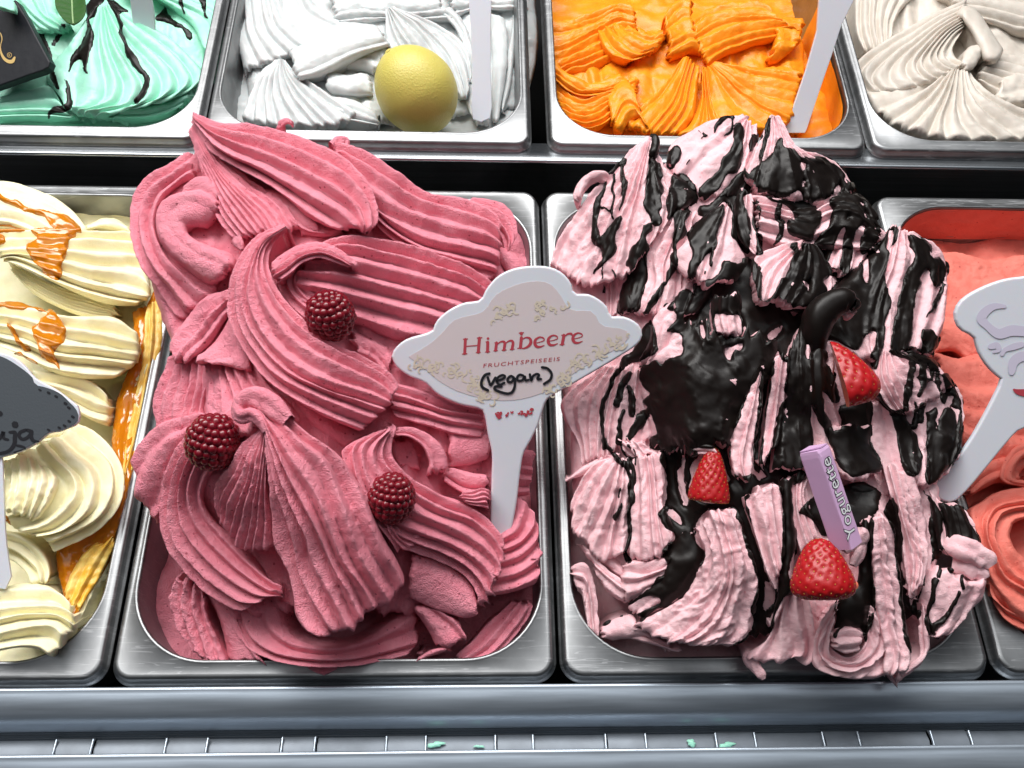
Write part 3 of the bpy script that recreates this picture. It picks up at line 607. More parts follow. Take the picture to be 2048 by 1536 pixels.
# --- chocolate, traced patch by patch; some patches paint the shade of hollows
cp('S1', [(775, 205), (812, 240), (800, 320), (790, 380), (840, 410), (865, 470), (850, 540), (885, 600), (860, 660), (860, 740), (830, 790), (870, 850), (850, 890), (800, 890), (740, 790), (715, 720), (740, 650), (735, 560), (750, 470), (755, 380), (765, 330), (788, 270)])
cp('S1', [(930, 500), (1030, 480), (1100, 560), (1150, 650), (1130, 720), (1050, 750), (960, 790), (900, 840), (890, 760), (905, 660), (920, 580)])
cp('S1', [(940, 280), (990, 295), (1000, 350), (960, 430), (920, 460), (890, 430), (905, 360)])
cp('S1', [(1420, 110), (1480, 110), (1490, 200), (1480, 330), (1440, 480), (1360, 490), (1310, 600), (1230, 660), (1170, 700), (1150, 600), (1210, 530), (1300, 450), (1310, 380), (1380, 320), (1410, 220)])
cs('S1', [(1255, 155), (1300, 90), (1360, 60), (1405, 70)], [12, 18, 20, 14]); cs('S1', [(1400, 80), (1400, 160), (1350, 190), (1310, 175)], [9, 10, 9, 7])
cs('S1', [(1130, 160), (1165, 175), (1195, 195)], [4, 6, 16]); cs('S1', [(1210, 190), (1120, 260), (1075, 320)], [5, 4, 4]); cs('S1', [(1070, 380), (1030, 460)], [7, 3])
cs('S1', [(570, 370), (530, 420), (440, 490), (410, 520)], [8, 18, 20, 16]); cs('S1', [(430, 510), (420, 620), (365, 720), (345, 860), (350, 980)], [13, 13, 24, 28, 40])
cs('S1', [(490, 500), (490, 620), (460, 760), (475, 840)], [12, 11, 9, 10]); cs('S1', [(590, 370), (550, 440), (560, 530), (580, 570), (570, 650), (538, 770)], [8, 12, 20, 24, 15, 7])
cs('S1', [(360, 750), (430, 760), (465, 780)], [14, 12, 12])
cp('S1', [(325, 980), (345, 1000), (420, 930), (480, 850), (545, 805), (540, 860), (510, 960), (515, 1060), (470, 1130), (430, 1180), (330, 1272), (330, 1240), (400, 1150), (390, 1060), (330, 1030)])
cs('S1', [(410, 1210), (408, 1300), (415, 1410)], [5, 6, 14]); cs('S1', [(455, 1180), (490, 1240), (505, 1290)], [4, 7, 9])
cp('S1', [(710, 880), (780, 870), (790, 920), (740, 980), (770, 1070), (740, 1110), (755, 1260), (720, 1440), (650, 1560), (520, 1560), (550, 1400), (600, 1240), (580, 1170), (630, 1050), (680, 1000), (710, 930)])
cp('S1', [(1330, 720), (1350, 790), (1290, 960), (1270, 1060), (1200, 1110), (1130, 1240), (1080, 1310), (1045, 1300), (1060, 1190), (1080, 1100), (1045, 990), (1060, 920), (1170, 840), (1270, 760)])
cp('S1', [(945, 790), (1070, 760), (1090, 790), (1040, 850), (1040, 960), (980, 1040), (970, 1120), (985, 1200), (930, 1270), (890, 1330), (840, 1450), (770, 1540), (720, 1540), (780, 1440), (870, 1360), (880, 1280), (920, 1160), (950, 1040), (950, 900)])
cp('S1', [(1150, 740), (1250, 700), (1350, 600), (1470, 470), (1536, 500), (1536, 640), (1500, 650), (1500, 760), (1536, 900), (1536, 1090), (1490, 1090), (1430, 1010), (1390, 960), (1400, 820), (1360, 725), (1330, 705), (1290, 740), (1200, 820), (1140, 800)])
cs('S1', [(1250, 1085), (1230, 1200)], [14, 14]); cs('S1', [(1185, 1250), (1185, 1262)], [9, 9])
cp('S1', [(900, 1536), (950, 1430), (1050, 1380), (1100, 1430), (1110, 1370), (1170, 1310), (1250, 1300), (1310, 1240), (1310, 1180), (1380, 1155), (1440, 1190), (1536, 1130), (1620, 1240), (1620, 1560)])
cp('S2', [(140, 60), (165, 70), (150, 180), (110, 350), (95, 400), (180, 310), (230, 210), (265, 240), (270, 280), (350, 310), (380, 350), (480, 370), (560, 365), (660, 410), (720, 480), (740, 530), (790, 560), (805, 620), (760, 640), (640, 655), (560, 700), (420, 690), (280, 670), (60, 640), (-60, 600), (0, 480), (70, 420), (80, 330)])
hole('S2', [(380, 390), (425, 420), (410, 470), (385, 440)]); hole('S2', [(280, 670), (370, 620), (410, 640), (400, 690), (330, 700)]); hole('S2', [(390, 590), (420, 530), (415, 590)])
hole('S2', [(640, 640), (670, 575), (690, 600), (670, 640)]); hole('S2', [(710, 610), (755, 605), (740, 630)]); hole('S2', [(725, 520), (755, 550), (735, 555)]); hole('S2', [(585, 368), (640, 385), (632, 402), (590, 385)])
cp('S2', [(0, 190), (100, 195), (60, 270), (0, 320)])
cp('S2', [(8, 700), (50, 700), (80, 780), (70, 900), (30, 930), (20, 850), (25, 760)]); cp('S2', [(30, 930), (90, 960), (95, 1100), (50, 1115), (40, 1020)]); cp('S2', [(215, 715), (250, 720), (240, 850), (200, 840), (205, 760)])
cs('S2', [(245, 870), (240, 950), (180, 1030)], [16, 20, 8])
cp('S2', [(90, 660), (300, 690), (420, 700), (520, 760), (555, 800), (540, 880), (480, 960), (460, 1020), (310, 950), (280, 860), (330, 840), (330, 780), (260, 720), (110, 680)])
cp('S2', [(610, 680), (740, 640), (850, 660), (940, 740), (990, 830), (1005, 960), (930, 1060), (870, 1100), (830, 1050), (880, 900), (850, 890), (790, 1000), (780, 1100), (760, 1240), (690, 1220), (720, 1050), (740, 890), (680, 950), (640, 1050), (590, 1190), (480, 1050), (540, 960), (610, 870), (620, 770)])
hole('S2', [(740, 780), (752, 800), (745, 850)]); hole('S2', [(870, 790), (895, 825), (880, 840)]); hole('S2', [(838, 695), (868, 720), (860, 745)]); hole('S2', [(955, 845), (975, 890), (965, 900)])
cp('S2', [(310, 1020), (480, 1040), (560, 1150), (620, 1210), (760, 1250), (870, 1150), (960, 1040), (1050, 960), (1110, 885), (1150, 930), (1130, 1010), (1065, 1100), (1040, 1250), (1050, 1350), (1030, 1560), (400, 1560), (150, 1480), (220, 1370), (280, 1250), (300, 1170), (330, 1090), (300, 1050)])
hole('S2', [(560, 1340), (610, 1285), (655, 1300), (600, 1400)]); hole('S2', [(385, 1310), (440, 1340), (440, 1400)]); hole('S2', [(865, 1140), (910, 1140), (910, 1330), (885, 1310)]); hole('S2', [(1055, 1075), (1080, 950), (1105, 930), (1100, 1020), (1075, 1085)]); hole('S2', [(360, 1010), (385, 1015), (390, 1080), (365, 1060)])
cp('S2', [(-60, 1140), (40, 1140), (60, 1230), (100, 1260), (95, 1440), (-60, 1540)])
cp('S2', [(1220, 960), (1290, 970), (1380, 1040), (1440, 1120), (1495, 1200), (1480, 1310), (1420, 1370), (1360, 1230), (1310, 1300), (1280, 1420), (1260, 1540), (1140, 1540), (1160, 1380), (1200, 1230), (1260, 1140), (1230, 1040)])
hole('S2', [(1388, 1080), (1432, 1115), (1420, 1135), (1395, 1110)]); cs('S2', [(1485, 1350), (1440, 1450), (1400, 1540)], [14, 16, 10])
cp('S3', [(300, 650), (370, 650), (420, 615), (470, 650), (500, 610), (600, 580), (650, 500), (700, 400), (760, 440), (900, 420), (1110, 430), (1300, 430), (1360, 560), (1330, 590), (1350, 660), (1330, 740), (1280, 720), (1240, 685), (1200, 760), (1150, 860), (1090, 1000), (1050, 1100), (1000, 1200), (1000, 1290), (740, 1290), (490, 1310), (380, 1290), (390, 1210), (440, 1180), (390, 1030), (330, 940), (390, 870), (320, 790)])
hole('S3', [(960, 525), (1100, 490), (1080, 550), (1040, 530), (990, 620)])
cp('S3', [(530, 170), (620, 90), (710, 80), (720, 130), (880, 90), (920, 180), (880, 280), (890, 420), (760, 470), (640, 520), (640, 440), (600, 405), (520, 400), (590, 290)]); hole('S3', [(755, 350), (790, 350), (797, 440), (768, 430)])
cp('S3', [(720, 60), (800, 0), (1536, 0), (1536, 180), (1470, 210), (1480, 290), (1400, 400), (1300, 440), (1110, 440), (1090, 360), (1060, 250), (1060, 160), (1020, 110), (900, 190), (870, 110), (730, 150)]); hole('S3', [(1245, -20), (1380, -20), (1310, 120), (1250, 170)]); hole('S3', [(1290, 420), (1400, 355), (1390, 400), (1310, 460)])
cp('S3', [(1390, 420), (1536, 300), (1536, 620), (1440, 640), (1380, 590), (1330, 480)]); cp('S3', [(1440, 640), (1600, 600), (1600, 1500), (1260, 1500), (1300, 1330), (1340, 1200), (1350, 1010), (1430, 1000), (1420, 800)])
cp('S3', [(1240, 690), (1330, 740), (1290, 950), (1260, 1200), (1250, 1440), (1190, 1500), (1190, 1300), (1220, 950)]); cp('S3', [(1000, 1300), (960, 1260), (900, 1260), (930, 1350), (1000, 1540), (1180, 1600), (1180, 1500), (1040, 1500), (1000, 1400)])
cp('S3', [(480, 1310), (620, 1310), (630, 1400), (580, 1480), (580, 1540), (510, 1540), (510, 1440), (470, 1390)]); cp('S3', [(650, 1290), (740, 1300), (740, 1370), (690, 1420), (670, 1540), (630, 1540), (660, 1400)])
cp('S3', [(390, 290), (420, 400), (440, 520), (400, 580), (320, 620), (200, 670), (140, 740), (75, 850), (45, 950), (35, 1150), (50, 1290), (15, 1310), (5, 1100), (10, 950), (50, 840), (120, 700), (170, 600), (250, 550), (320, 400)])
cs('S3', [(230, 720), (190, 770), (150, 880), (120, 960)], [18, 30, 28, 25]); cs('S3', [(215, 820), (250, 920), (245, 1020)], [7, 30, 30]); cs('S3', [(170, 1010), (150, 1140), (150, 1240)], [16, 18, 22]); cs('S3', [(360, 1020), (300, 1090), (230, 1200)], [26, 48, 28])
cs('S3', [(350, 250), (420, 150), (490, 20)], [26, 28, 14]); cs('S3', [(490, 205), (510, 180)], [9, 9])
cs('S5', [(340, 0), (400, 100), (480, 180), (540, 240), (550, 400), (530, 600), (530, 750), (505, 850), (530, 930)], [25, 22, 30, 40, 22, 18, 18, 14, 25])
cs('S5', [(470, 0), (490, 80), (530, 180)], [8, 8, 9]); cs('S5', [(570, 70), (575, 200)], [7, 8]); cs('S5', [(540, 130), (540, 200)], [9, 8]); cs('S5', [(530, 30), (545, 60)], [12, 8]); cs('S5', [(480, 490), (440, 560), (410, 600)], [8, 18, 20]); cs('S5', [(475, 360), (458, 440)], [6, 9])
cp('S5', [(780, 80), (930, 80), (930, 160), (890, 250), (920, 380), (950, 510), (980, 500), (975, 330), (970, 170), (960, 70), (1040, 70), (1050, 130), (1010, 200), (1000, 330), (1040, 460), (1250, 470), (1290, 320), (1536, 320), (1536, 360), (1440, 440), (1420, 520), (1430, 620), (1480, 740), (1545, 900), (1545, 1050), (1500, 1000), (1440, 850), (1390, 660), (1340, 600), (1350, 540), (1270, 530), (1130, 560), (1060, 640), (1030, 690), (1040, 760), (1110, 860), (1100, 950), (1060, 1010), (1000, 1130), (930, 1210), (830, 1260), (700, 1320), (620, 1390), (580, 1370), (620, 1320), (770, 1240), (720, 1200), (620, 1220), (510, 1290), (500, 1260), (600, 1200), (740, 1080), (820, 970), (790, 890), (800, 830), (870, 760), (860, 700), (790, 650), (760, 560), (800, 500), (820, 400), (810, 250), (770, 170)])
hole('S5', [(820, 550), (860, 530), (930, 650), (880, 640)])
cp('S5', [(270, 1080), (340, 1170), (460, 1240), (500, 1290), (490, 1350), (420, 1340), (400, 1400), (350, 1430), (300, 1410), (300, 1250)])  # dark void between the folds, its shade painted as chocolate
cp('S6', [(440, 200), (560, 210), (560, 400), (580, 560), (590, 680), (570, 720), (550, 800), (560, 930), (500, 980), (460, 1060), (440, 1180), (330, 1270), (270, 1290), (200, 1260), (300, 1200), (330, 1100), (310, 1020), (350, 900), (330, 780), (300, 600), (240, 480), (210, 470), (250, 380), (300, 300)])
hole('S6', [(285, 380), (350, 300), (490, 290), (500, 640), (495, 780), (470, 920), (420, 860), (390, 740), (340, 600)]); hole('S6', [(390, 870), (440, 890), (450, 980), (390, 1040)])
cp('S6', [(600, 440), (650, 380), (700, 350), (950, 260), (1110, 330), (1060, 480), (980, 540), (900, 570), (760, 600), (700, 500)])  # shaded cavity around the bar, darkened with the chocolate colour
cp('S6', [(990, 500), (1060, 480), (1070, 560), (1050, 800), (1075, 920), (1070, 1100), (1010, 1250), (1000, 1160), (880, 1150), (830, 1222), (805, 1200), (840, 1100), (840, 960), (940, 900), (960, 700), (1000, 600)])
cp('S7', [(90, 0), (370, 0), (340, 80), (410, 180), (432, 230), (350, 240), (270, 290), (220, 260), (160, 200)])
cp('S7', [(430, 470), (500, 400), (520, 520), (550, 700), (550, 850), (590, 990), (600, 1040), (640, 960), (690, 820), (720, 720), (700, 600), (710, 500), (690, 400), (660, 340), (730, 420), (790, 530), (770, 640), (800, 700), (850, 740), (870, 840), (820, 840), (790, 780), (760, 880), (745, 850), (750, 760), (700, 800), (670, 900), (650, 1000), (650, 1100), (630, 1200), (630, 1290), (600, 1330), (560, 1250), (540, 1150), (530, 1050), (520, 900), (500, 700), (470, 560)])
cp('S7', [(750, 430), (880, 440), (940, 540), (1000, 650), (990, 700), (910, 660), (910, 720), (940, 800), (910, 860), (915, 940), (890, 940), (890, 850), (900, 780), (880, 700), (850, 750), (830, 700), (800, 650), (790, 540)])
cs('S7', [(745, 890), (720, 1000), (690, 1100), (720, 1200)], [18, 16, 14, 25]); cs('S7', [(880, 960), (830, 1060), (760, 1140), (720, 1180)], [12, 16, 18, 25])
cp('S7', [(500, 0), (620, 0), (650, 160), (640, 260), (600, 270), (540, 210), (520, 100)]); cp('S7', [(690, 0), (880, 0), (890, 110), (800, 230), (740, 310), (690, 310), (690, 150)])
cp('S4', [(720, 860), (760, 850), (860, 1000), (940, 990), (960, 1050), (1030, 1180), (1080, 1340), (1050, 1500), (960, 1500), (910, 1350), (890, 1180), (850, 1050), (760, 930)])
cp('S4', [(1120, 1030), (1200, 980), (1210, 1100), (1205, 1300), (1180, 1540), (1120, 1540), (1130, 1200)]); cp('S4', [(1225, 1060), (1280, 980), (1340, 1060), (1325, 1170), (1240, 1320), (1212, 1300), (1218, 1150)]); cp('S4', [(1380, 950), (1395, 1150), (1395, 1300), (1290, 1450), (1210, 1400), (1300, 1250), (1350, 1080)])
cp('S4', [(820, 540), (920, 500), (1050, 520), (1180, 570), (1300, 720), (1340, 850), (1375, 960), (1330, 1000), (1240, 920), (1220, 850), (1150, 760), (1080, 890), (1050, 890), (1080, 790), (1040, 720), (1000, 620), (900, 590)])
for a, r in (([(925, 545), (965, 565)], 16), ([(1045, 650), (1052, 720)], 16), ([(1128, 665), (1138, 740)], 13), ([(1190, 700), (1170, 760)], 8), ([(1215, 620), (1250, 700)], 20), ([(1235, 745), (1262, 840)], 22), ([(1060, 535), (1080, 575)], 8), ([(1310, 900), (1290, 960)], 14)): cs('S4', a, r, True)
cs('S4', [(1010, 640), (1010, 750), (970, 900), (960, 1000)], [30, 28, 26, 20]); cs('S4', [(1040, 930), (1040, 1010), (1030, 1120)], [10, 18, 26]); cs('S4', [(1100, 960), (1080, 1070)], [20, 25])
cp('S4', [(0, 380), (90, 290), (185, 260), (220, 340), (190, 440), (200, 600), (120, 620), (0, 600)])
cp('S4', [(300, 250), (430, 150), (810, 0), (800, 480), (740, 690), (690, 640), (740, 400), (650, 440), (590, 540), (380, 450), (330, 500), (360, 620), (300, 640), (230, 600), (280, 400)])
cp('S4', [(40, 640), (220, 600), (380, 660), (460, 950), (340, 880), (310, 900), (430, 1230), (420, 1400), (380, 1250), (270, 1020), (215, 870), (190, 1000), (150, 1100), (130, 1200), (130, 1500), (-20, 1540), (-20, 1010), (50, 900)])
cp('S4', [(460, 970), (690, 900), (710, 1080), (700, 1230), (790, 1440), (700, 1480), (560, 1525), (520, 1400), (430, 1260), (460, 1150)])
cp('S4', [(940, 0), (1080, 0), (1050, 100), (1030, 200), (1010, 330), (1000, 500), (860, 530), (880, 350), (910, 180), (930, 80)]); cp('S4', [(1100, 380), (1160, 390), (1210, 460), (1180, 540), (1080, 530)])
cs('S4', [(1250, 60), (1190, 180), (1120, 290)], [16, 16, 8]); cs('S4', [(1200, 0), (1190, 40)], [12, 12])

st = thing('strawberry_gelato', 'tall heap of pale pink strawberry gelato streaked with dark chocolate', 'gelato', 'gelato heaps')
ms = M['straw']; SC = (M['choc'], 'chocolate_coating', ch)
bed(st, ms, .8, .5, 0, lambda x, y: -24 + 14 * np.clip((y - 120) / 200, 0, 1), 21)
def sf(c, *g, **k):
    k.setdefault('sauce', SC); k['ripple'] = k.get('ripple', .7) * 1.2; k.setdefault('rough', 1.5); k['amp'] = k.get('amp', 3.0) * .8; k.setdefault('jit', .42); k.setdefault('wav', .16); return fold(st, ms, T(c, *g), HS, **k)
sf('PX', [(1280, 320), (1190, 460), (1150, 620), (1170, 800), (1180, 1000), (1240, 1150), (1320, 1260)], [(1450, 320), (1420, 500), (1400, 700), (1400, 900), (1420, 1080), (1480, 1270)], [(1600, 330), (1620, 500), (1640, 700), (1620, 900), (1640, 1100), (1660, 1280)], [(1700, 400), (1790, 520), (1830, 720), (1840, 900), (1860, 1050), (1840, 1240)], lift=0, nr=9, amp=3, dome=0, er=10, sk=60, rough=2.5, name='core')
# bottom of the pan
sf('S5', [(110, 950), (200, 950), (265, 1090), (290, 1300), (300, 1500)], [(110, 1050), (190, 1080), (230, 1250), (250, 1500)], [(120, 1150), (160, 1200), (180, 1300), (210, 1450)], nr=3, amp=2, lift=2)
sf('S5', [(190, 800), (320, 950), (480, 1070)], [(260, 960), (370, 1060), (500, 1160)], [(270, 1060), (370, 1180), (500, 1260)], nr=3, amp=2, lift=4, ripple=.3)
sf('S5', [(300, 1430), (420, 1360), (540, 1330), (600, 1390)], [(320, 1500), (440, 1470), (560, 1440), (600, 1470)], [(400, 1560), (500, 1540), (640, 1520), (740, 1540)], nr=1, amp=1, lift=4, ripple=.2)
sf('S5', [(560, 1440), (700, 1500), (860, 1580)], [(520, 1540), (700, 1580), (900, 1640)], nr=2, amp=2, lift=0, ripple=.2)
sf('S6', [(450, 1050), (425, 1200), (330, 1285), (295, 1345)], [(520, 965), (500, 1150), (510, 1290), (480, 1375)], [(590, 925), (590, 1120), (630, 1290), (590, 1345)], [(670, 990), (700, 1150), (710, 1300), (680, 1370)], nr=4, amp=3.6, lift=6, ripple=.2)
# rear
sf('S1', [(1500, 30), (1300, 72), (1120, 155), (955, 258), (905, 430)], [(1510, 40), (1380, 150), (1240, 270), (1110, 400), (1000, 500)], [(1530, 50), (1440, 250), (1340, 400), (1240, 520), (1170, 650)], [(1545, 60), (1530, 250), (1480, 400), (1420, 540), (1360, 640)], [(1600, 110), (1600, 250), (1560, 400), (1500, 560), (1450, 680)], nr=6, amp=2.4, lift=0, dome=6, er=5, ends=(.5, 1))
sf('S2', [(165, 42), (95, 200), (40, 330), (-30, 500)], [(180, 42), (170, 250), (140, 420), (90, 600)], [(192, 46), (260, 260), (290, 450), (290, 660)], [(200, 50), (340, 310), (450, 480), (480, 710)], [(205, 55), (410, 335), (600, 470), (660, 660)], [(208, 60), (400, 325), (600, 372), (730, 480), (810, 620)], nr=8, lift=8, dome=7, er=5, ends=(0, 1), ripple=.5)
# left peak
sf('S1', [(340, 1380), (390, 1500), (420, 1600)], [(470, 1300), (470, 1450), (470, 1600)], [(600, 1230), (570, 1400), (530, 1580)], nr=5, amp=2, lift=-4)
sf('S1', [(700, 880), (630, 1050), (570, 1250), (520, 1560)], [(760, 880), (710, 1080), (670, 1280), (610, 1560)], [(830, 890), (780, 1100), (760, 1300), (690, 1560)], nr=3, amp=2, lift=0)
sf('S1', [(740, 202), (600, 355), (440, 535), (250, 750), (105, 980), (18, 1195)], [(755, 203), (650, 400), (520, 640), (380, 860), (250, 1080), (150, 1280)], [(765, 204), (690, 420), (610, 660), (520, 880), (430, 1090), (330, 1345)], [(775, 206), (740, 420), (700, 640), (660, 840), (630, 1020), (600, 1250)], [(785, 210), (800, 420), (840, 600), (870, 730), (850, 870), (790, 1010)], [(795, 216), (870, 430), (960, 510), (1070, 620), (1040, 750), (920, 860)], nr=10, amp=3.2, lift=4, dome=8, er=4, ends=(0, .8), ripple=.8)
tip(st, ms, 'S1', [(440, 540, -6), (380, 505), (300, 530), (235, 600), (215, 680), (225, 760, -8)], [4, 3.6, 3.4, 3.1, 2.6, 1.2], HS, 8)
tip(st, M['choc'], 'S1', [(770, 205), (800, 225), (805, 280), (790, 340), (780, 400, -8)], [2, 3.2, 3.2, 3.0, 3], HS, 10, 'chocolate_drip')
# middle
sf('S1', [(940, 815), (840, 950), (735, 1115), (748, 1300), (650, 1560)], [(985, 795), (900, 1000), (830, 1180), (830, 1340), (750, 1560)], [(1045, 780), (980, 1000), (920, 1180), (900, 1360), (860, 1560)], [(1135, 775), (1070, 900), (1050, 1080), (1010, 1300), (1000, 1560)], nr=5, amp=2.8, lift=3, dome=5, ripple=.5)
sf('S1', [(960, 1240), (900, 1400), (840, 1540)], [(1120, 1290), (1060, 1400), (1000, 1560)], [(1300, 1240), (1250, 1380), (1150, 1560)], nr=4, amp=2.5, lift=2)
sf('S2', [(-80, 590), (-120, 800), (-80, 1000), (30, 1120)], [(-30, 620), (-40, 820), (0, 1000), (70, 1130)], [(40, 640), (50, 850), (80, 1000), (120, 1110)], nr=3, amp=2.5, lift=9, ripple=.3)
sf('S2', [(20, 640), (250, 675), (480, 700), (680, 640), (860, 665), (985, 800)], [(40, 720), (240, 760), (450, 800), (620, 745), (800, 770), (1005, 900)], [(70, 850), (280, 900), (450, 950), (650, 890), (830, 920), (1005, 985)], [(60, 970), (250, 1040), (440, 1050), (600, 1050), (780, 1070), (960, 1080)], nr=5, amp=3.4, lift=8, dome=7, er=5, ripple=.3, flip=True)
sf('S2', [(660, 900), (600, 1060), (580, 1210)], [(760, 900), (710, 1080), (670, 1240)], [(870, 900), (820, 1060), (780, 1240)], [(990, 980), (930, 1080), (850, 1190)], nr=4, amp=2.8, lift=4, ripple=.3)
sf('S1', [(1325, 712), (1180, 825), (1040, 990), (950, 1130), (1045, 1310)], [(1350, 716), (1250, 900), (1160, 1080), (1115, 1260)], [(1370, 725), (1340, 950), (1290, 1150), (1220, 1330)], [(1400, 755), (1440, 1000), (1500, 1130), (1420, 1310)], nr=4, amp=2.2, lift=13, dome=5, ripple=.25, ends=(0, 1))
sf('S2', [(405, 1015), (200, 1055), (55, 1130), (20, 1280)], [(405, 1025), (250, 1150), (150, 1290), (95, 1480)], [(415, 1035), (330, 1180), (270, 1310), (210, 1450)], [(440, 1035), (480, 1180), (440, 1350), (340, 1500)], [(470, 1040), (600, 1220), (620, 1380), (480, 1520)], nr=8, amp=2.6, lift=13, dome=6, er=4, ends=(0, 1), ripple=.3)
# right peak
sf('S2', [(1098, 885), (950, 1095), (780, 1275), (655, 1450), (650, 1650), (740, 1900)], [(1118, 885), (1050, 1150), (950, 1400), (900, 1650), (920, 1900)], [(1180, 912), (1130, 1200), (1060, 1450), (1040, 1650), (1040, 1880)], [(1200, 916), (1230, 1150), (1200, 1400), (1150, 1650), (1120, 1880)], [(1222, 935), (1340, 1090), (1360, 1350), (1310, 1600), (1260, 1840)], [(1235, 945), (1400, 1045), (1495, 1215), (1490, 1450), (1450, 1700), (1400, 1880)], nr=7, amp=2.8, lift=6, dome=8, er=5, ends=(0, 1), ripple=.4)
# big chocolate slab and the combed flank beside it
sf('E', [(330, 95), (105, 285), (100, 420), (175, 570), (195, 700)], [(380, 85), (270, 250), (235, 420), (245, 670)], [(430, 105), (370, 300), (340, 480), (330, 660)], [(500, 95), (460, 300), (430, 450), (420, 610)], [(570, 100), (570, 300), (610, 430), (610, 570)], nr=9, amp=2.6, lift=3, dome=5, er=4, ripple=.35)
sf('S3', [(540, 170), (420, 300), (400, 470), (300, 640)], [(620, 250), (530, 370), (480, 520), (390, 640)], [(700, 380), (640, 470), (600, 560), (480, 650)], nr=3, amp=2.4, lift=6, ripple=.8)
sf('S3', [(640, 300), (560, 480), (390, 640), (330, 850), (375, 1050), (400, 1290)], [(770, 330), (680, 560), (600, 800), (600, 1050), (600, 1300)], [(900, 400), (860, 650), (830, 900), (800, 1100), (780, 1300)], [(1100, 400), (1080, 650), (1050, 850), (1000, 1050), (950, 1290)], [(1330, 420), (1300, 650), (1210, 820), (1130, 1020), (1010, 1260)], nr=4, amp=2.4, lift=9, dome=8, er=5, ripple=.2, rough=3.2)
sf('S3', [(1225, 672), (1120, 900), (1030, 1130), (995, 1330), (1035, 1510)], [(1240, 678), (1180, 950), (1130, 1200), (1105, 1400), (1125, 1525)], [(1255, 684), (1240, 950), (1210, 1200), (1200, 1400), (1170, 1515)], nr=3, amp=2.4, lift=14, dome=5, er=3, ripple=1.0)
sf('S3', [(1340, 570), (1290, 850), (1255, 1080), (1235, 1450)], [(1400, 590), (1375, 850), (1345, 1100), (1290, 1350)], [(1450, 620), (1430, 800), (1430, 1010), (1370, 1250)], nr=3, amp=2.6, lift=12, dome=4, er=3, ripple=.4)
sf('S3', [(880, 150), (860, 280), (890, 420)], [(970, 120), (960, 280), (980, 430)], [(1040, 100), (1075, 250), (1100, 410)], nr=4, amp=1.8, lift=14, dome=5, er=3, ripple=.6)
sf('S4', [(60, 560), (40, 850), (0, 1100), (-30, 1450)], [(200, 300), (190, 600), (210, 870), (180, 1150), (220, 1450)], [(300, 420), (290, 800), (330, 1050), (380, 1450)], [(420, 520), (410, 900), (470, 1150), (440, 1420)], nr=5, amp=3, lift=11, dome=4, er=4, ripple=.3)
# horn of chocolate
tip(st, M['choc'], 'S4', [(250, 600, -16), (270, 420, -6), (310, 270), (400, 190, 4), (490, 165, 7), (545, 190, 8)], [6, 8, 9, 8, 7.4, 5.0], HS, 22, 'chocolate_horn')
tip(st, ms, 'S4', [(480, 262, 0), (515, 255, 2), (555, 225, 6)], [3, 4.0, 3.4], HS, 22)
tip(st, M['choc'], 'S4', [(545, 190, 8), (572, 200, 8), (578, 216, 7)], [5.0, 4.0, 1.5], HS, 22, 'chocolate_drip')
# right shoulder
sf('S4', [(695, 900), (685, 1100), (675, 1300), (740, 1440)], [(800, 940), (870, 1150), (900, 1350), (960, 1500)], [(960, 980), (1050, 1200), (1060, 1400), (1060, 1560)], [(1150, 920), (1180, 1150), (1170, 1350), (1150, 1580)], [(1290, 800), (1345, 1000), (1350, 1200), (1290, 1500)], [(1340, 800), (1395, 950), (1400, 1150), (1395, 1330)], nr=7, amp=2.8, lift=2, dome=6, er=5, ripple=.7)
sf('S4', [(770, 530), (715, 700), (735, 850), (860, 1020)], [(800, 535), (800, 720), (870, 880), (950, 1020)], [(850, 550), (900, 700), (980, 850), (1030, 1020)], [(880, 550), (1000, 640), (1120, 750), (1215, 900)], [(900, 540), (1060, 570), (1210, 640), (1335, 810)], nr=7, amp=2.8, lift=9, dome=6, er=4, ends=(0, 1), ripple=.5)
# lower left lump
sf('S5', [(380, 90), (230, 170), (130, 230), (55, 300)], [(400, 115), (270, 215), (170, 280), (70, 310)], nr=1, amp=1, lift=3, dome=2, er=2, ripple=.2)
sf('S5', [(400, 105), (260, 210), (140, 370), (75, 500)], [(430, 110), (330, 260), (220, 470), (95, 690)], [(460, 130), (400, 320), (310, 560), (185, 790)], [(490, 150), (450, 400), (390, 650), (325, 930)], [(540, 170), (530, 420), (530, 650), (520, 870)], nr=6, amp=3.2, lift=6, dome=6, er=4, ripple=1.1, ends=(.3, .8))
sf('S5', [(185, 790), (280, 930), (380, 990)], [(300, 850), (400, 950), (490, 1050)], [(400, 880), (480, 950), (530, 1000)], nr=1, amp=1, lift=0, ripple=.3)
sf('S5', [(530, 160), (545, 420), (545, 650), (530, 910)], [(620, 110), (650, 350), (660, 600), (680, 920)], [(700, 100), (730, 350), (740, 600), (790, 880)], [(800, 90), (825, 300), (800, 520), (880, 740)], nr=5, amp=2.4, lift=8, dome=7, er=5, ripple=.7)
sf('S5', [(420, 20), (480, 60), (540, 120)], [(540, 10), (580, 60), (620, 120)], [(640, 0), (700, 60), (790, 110)], nr=4, amp=1.6, lift=6, rough=2.6, ripple=.9)
sf('S5', [(880, 80), (890, 250), (930, 400), (960, 520)], [(1000, 60), (1000, 250), (1060, 420), (1100, 560)], [(1220, 60), (1300, 250), (1300, 420), (1300, 540)], nr=3, amp=2, lift=-2, ripple=.2)
sf('S5', [(990, 50), (1090, 35), (1180, 55), (1220, 95)], [(1020, 120), (1100, 110), (1190, 115)], nr=2, amp=1.2, lift=14, dome=3, er=3, ripple=.3)
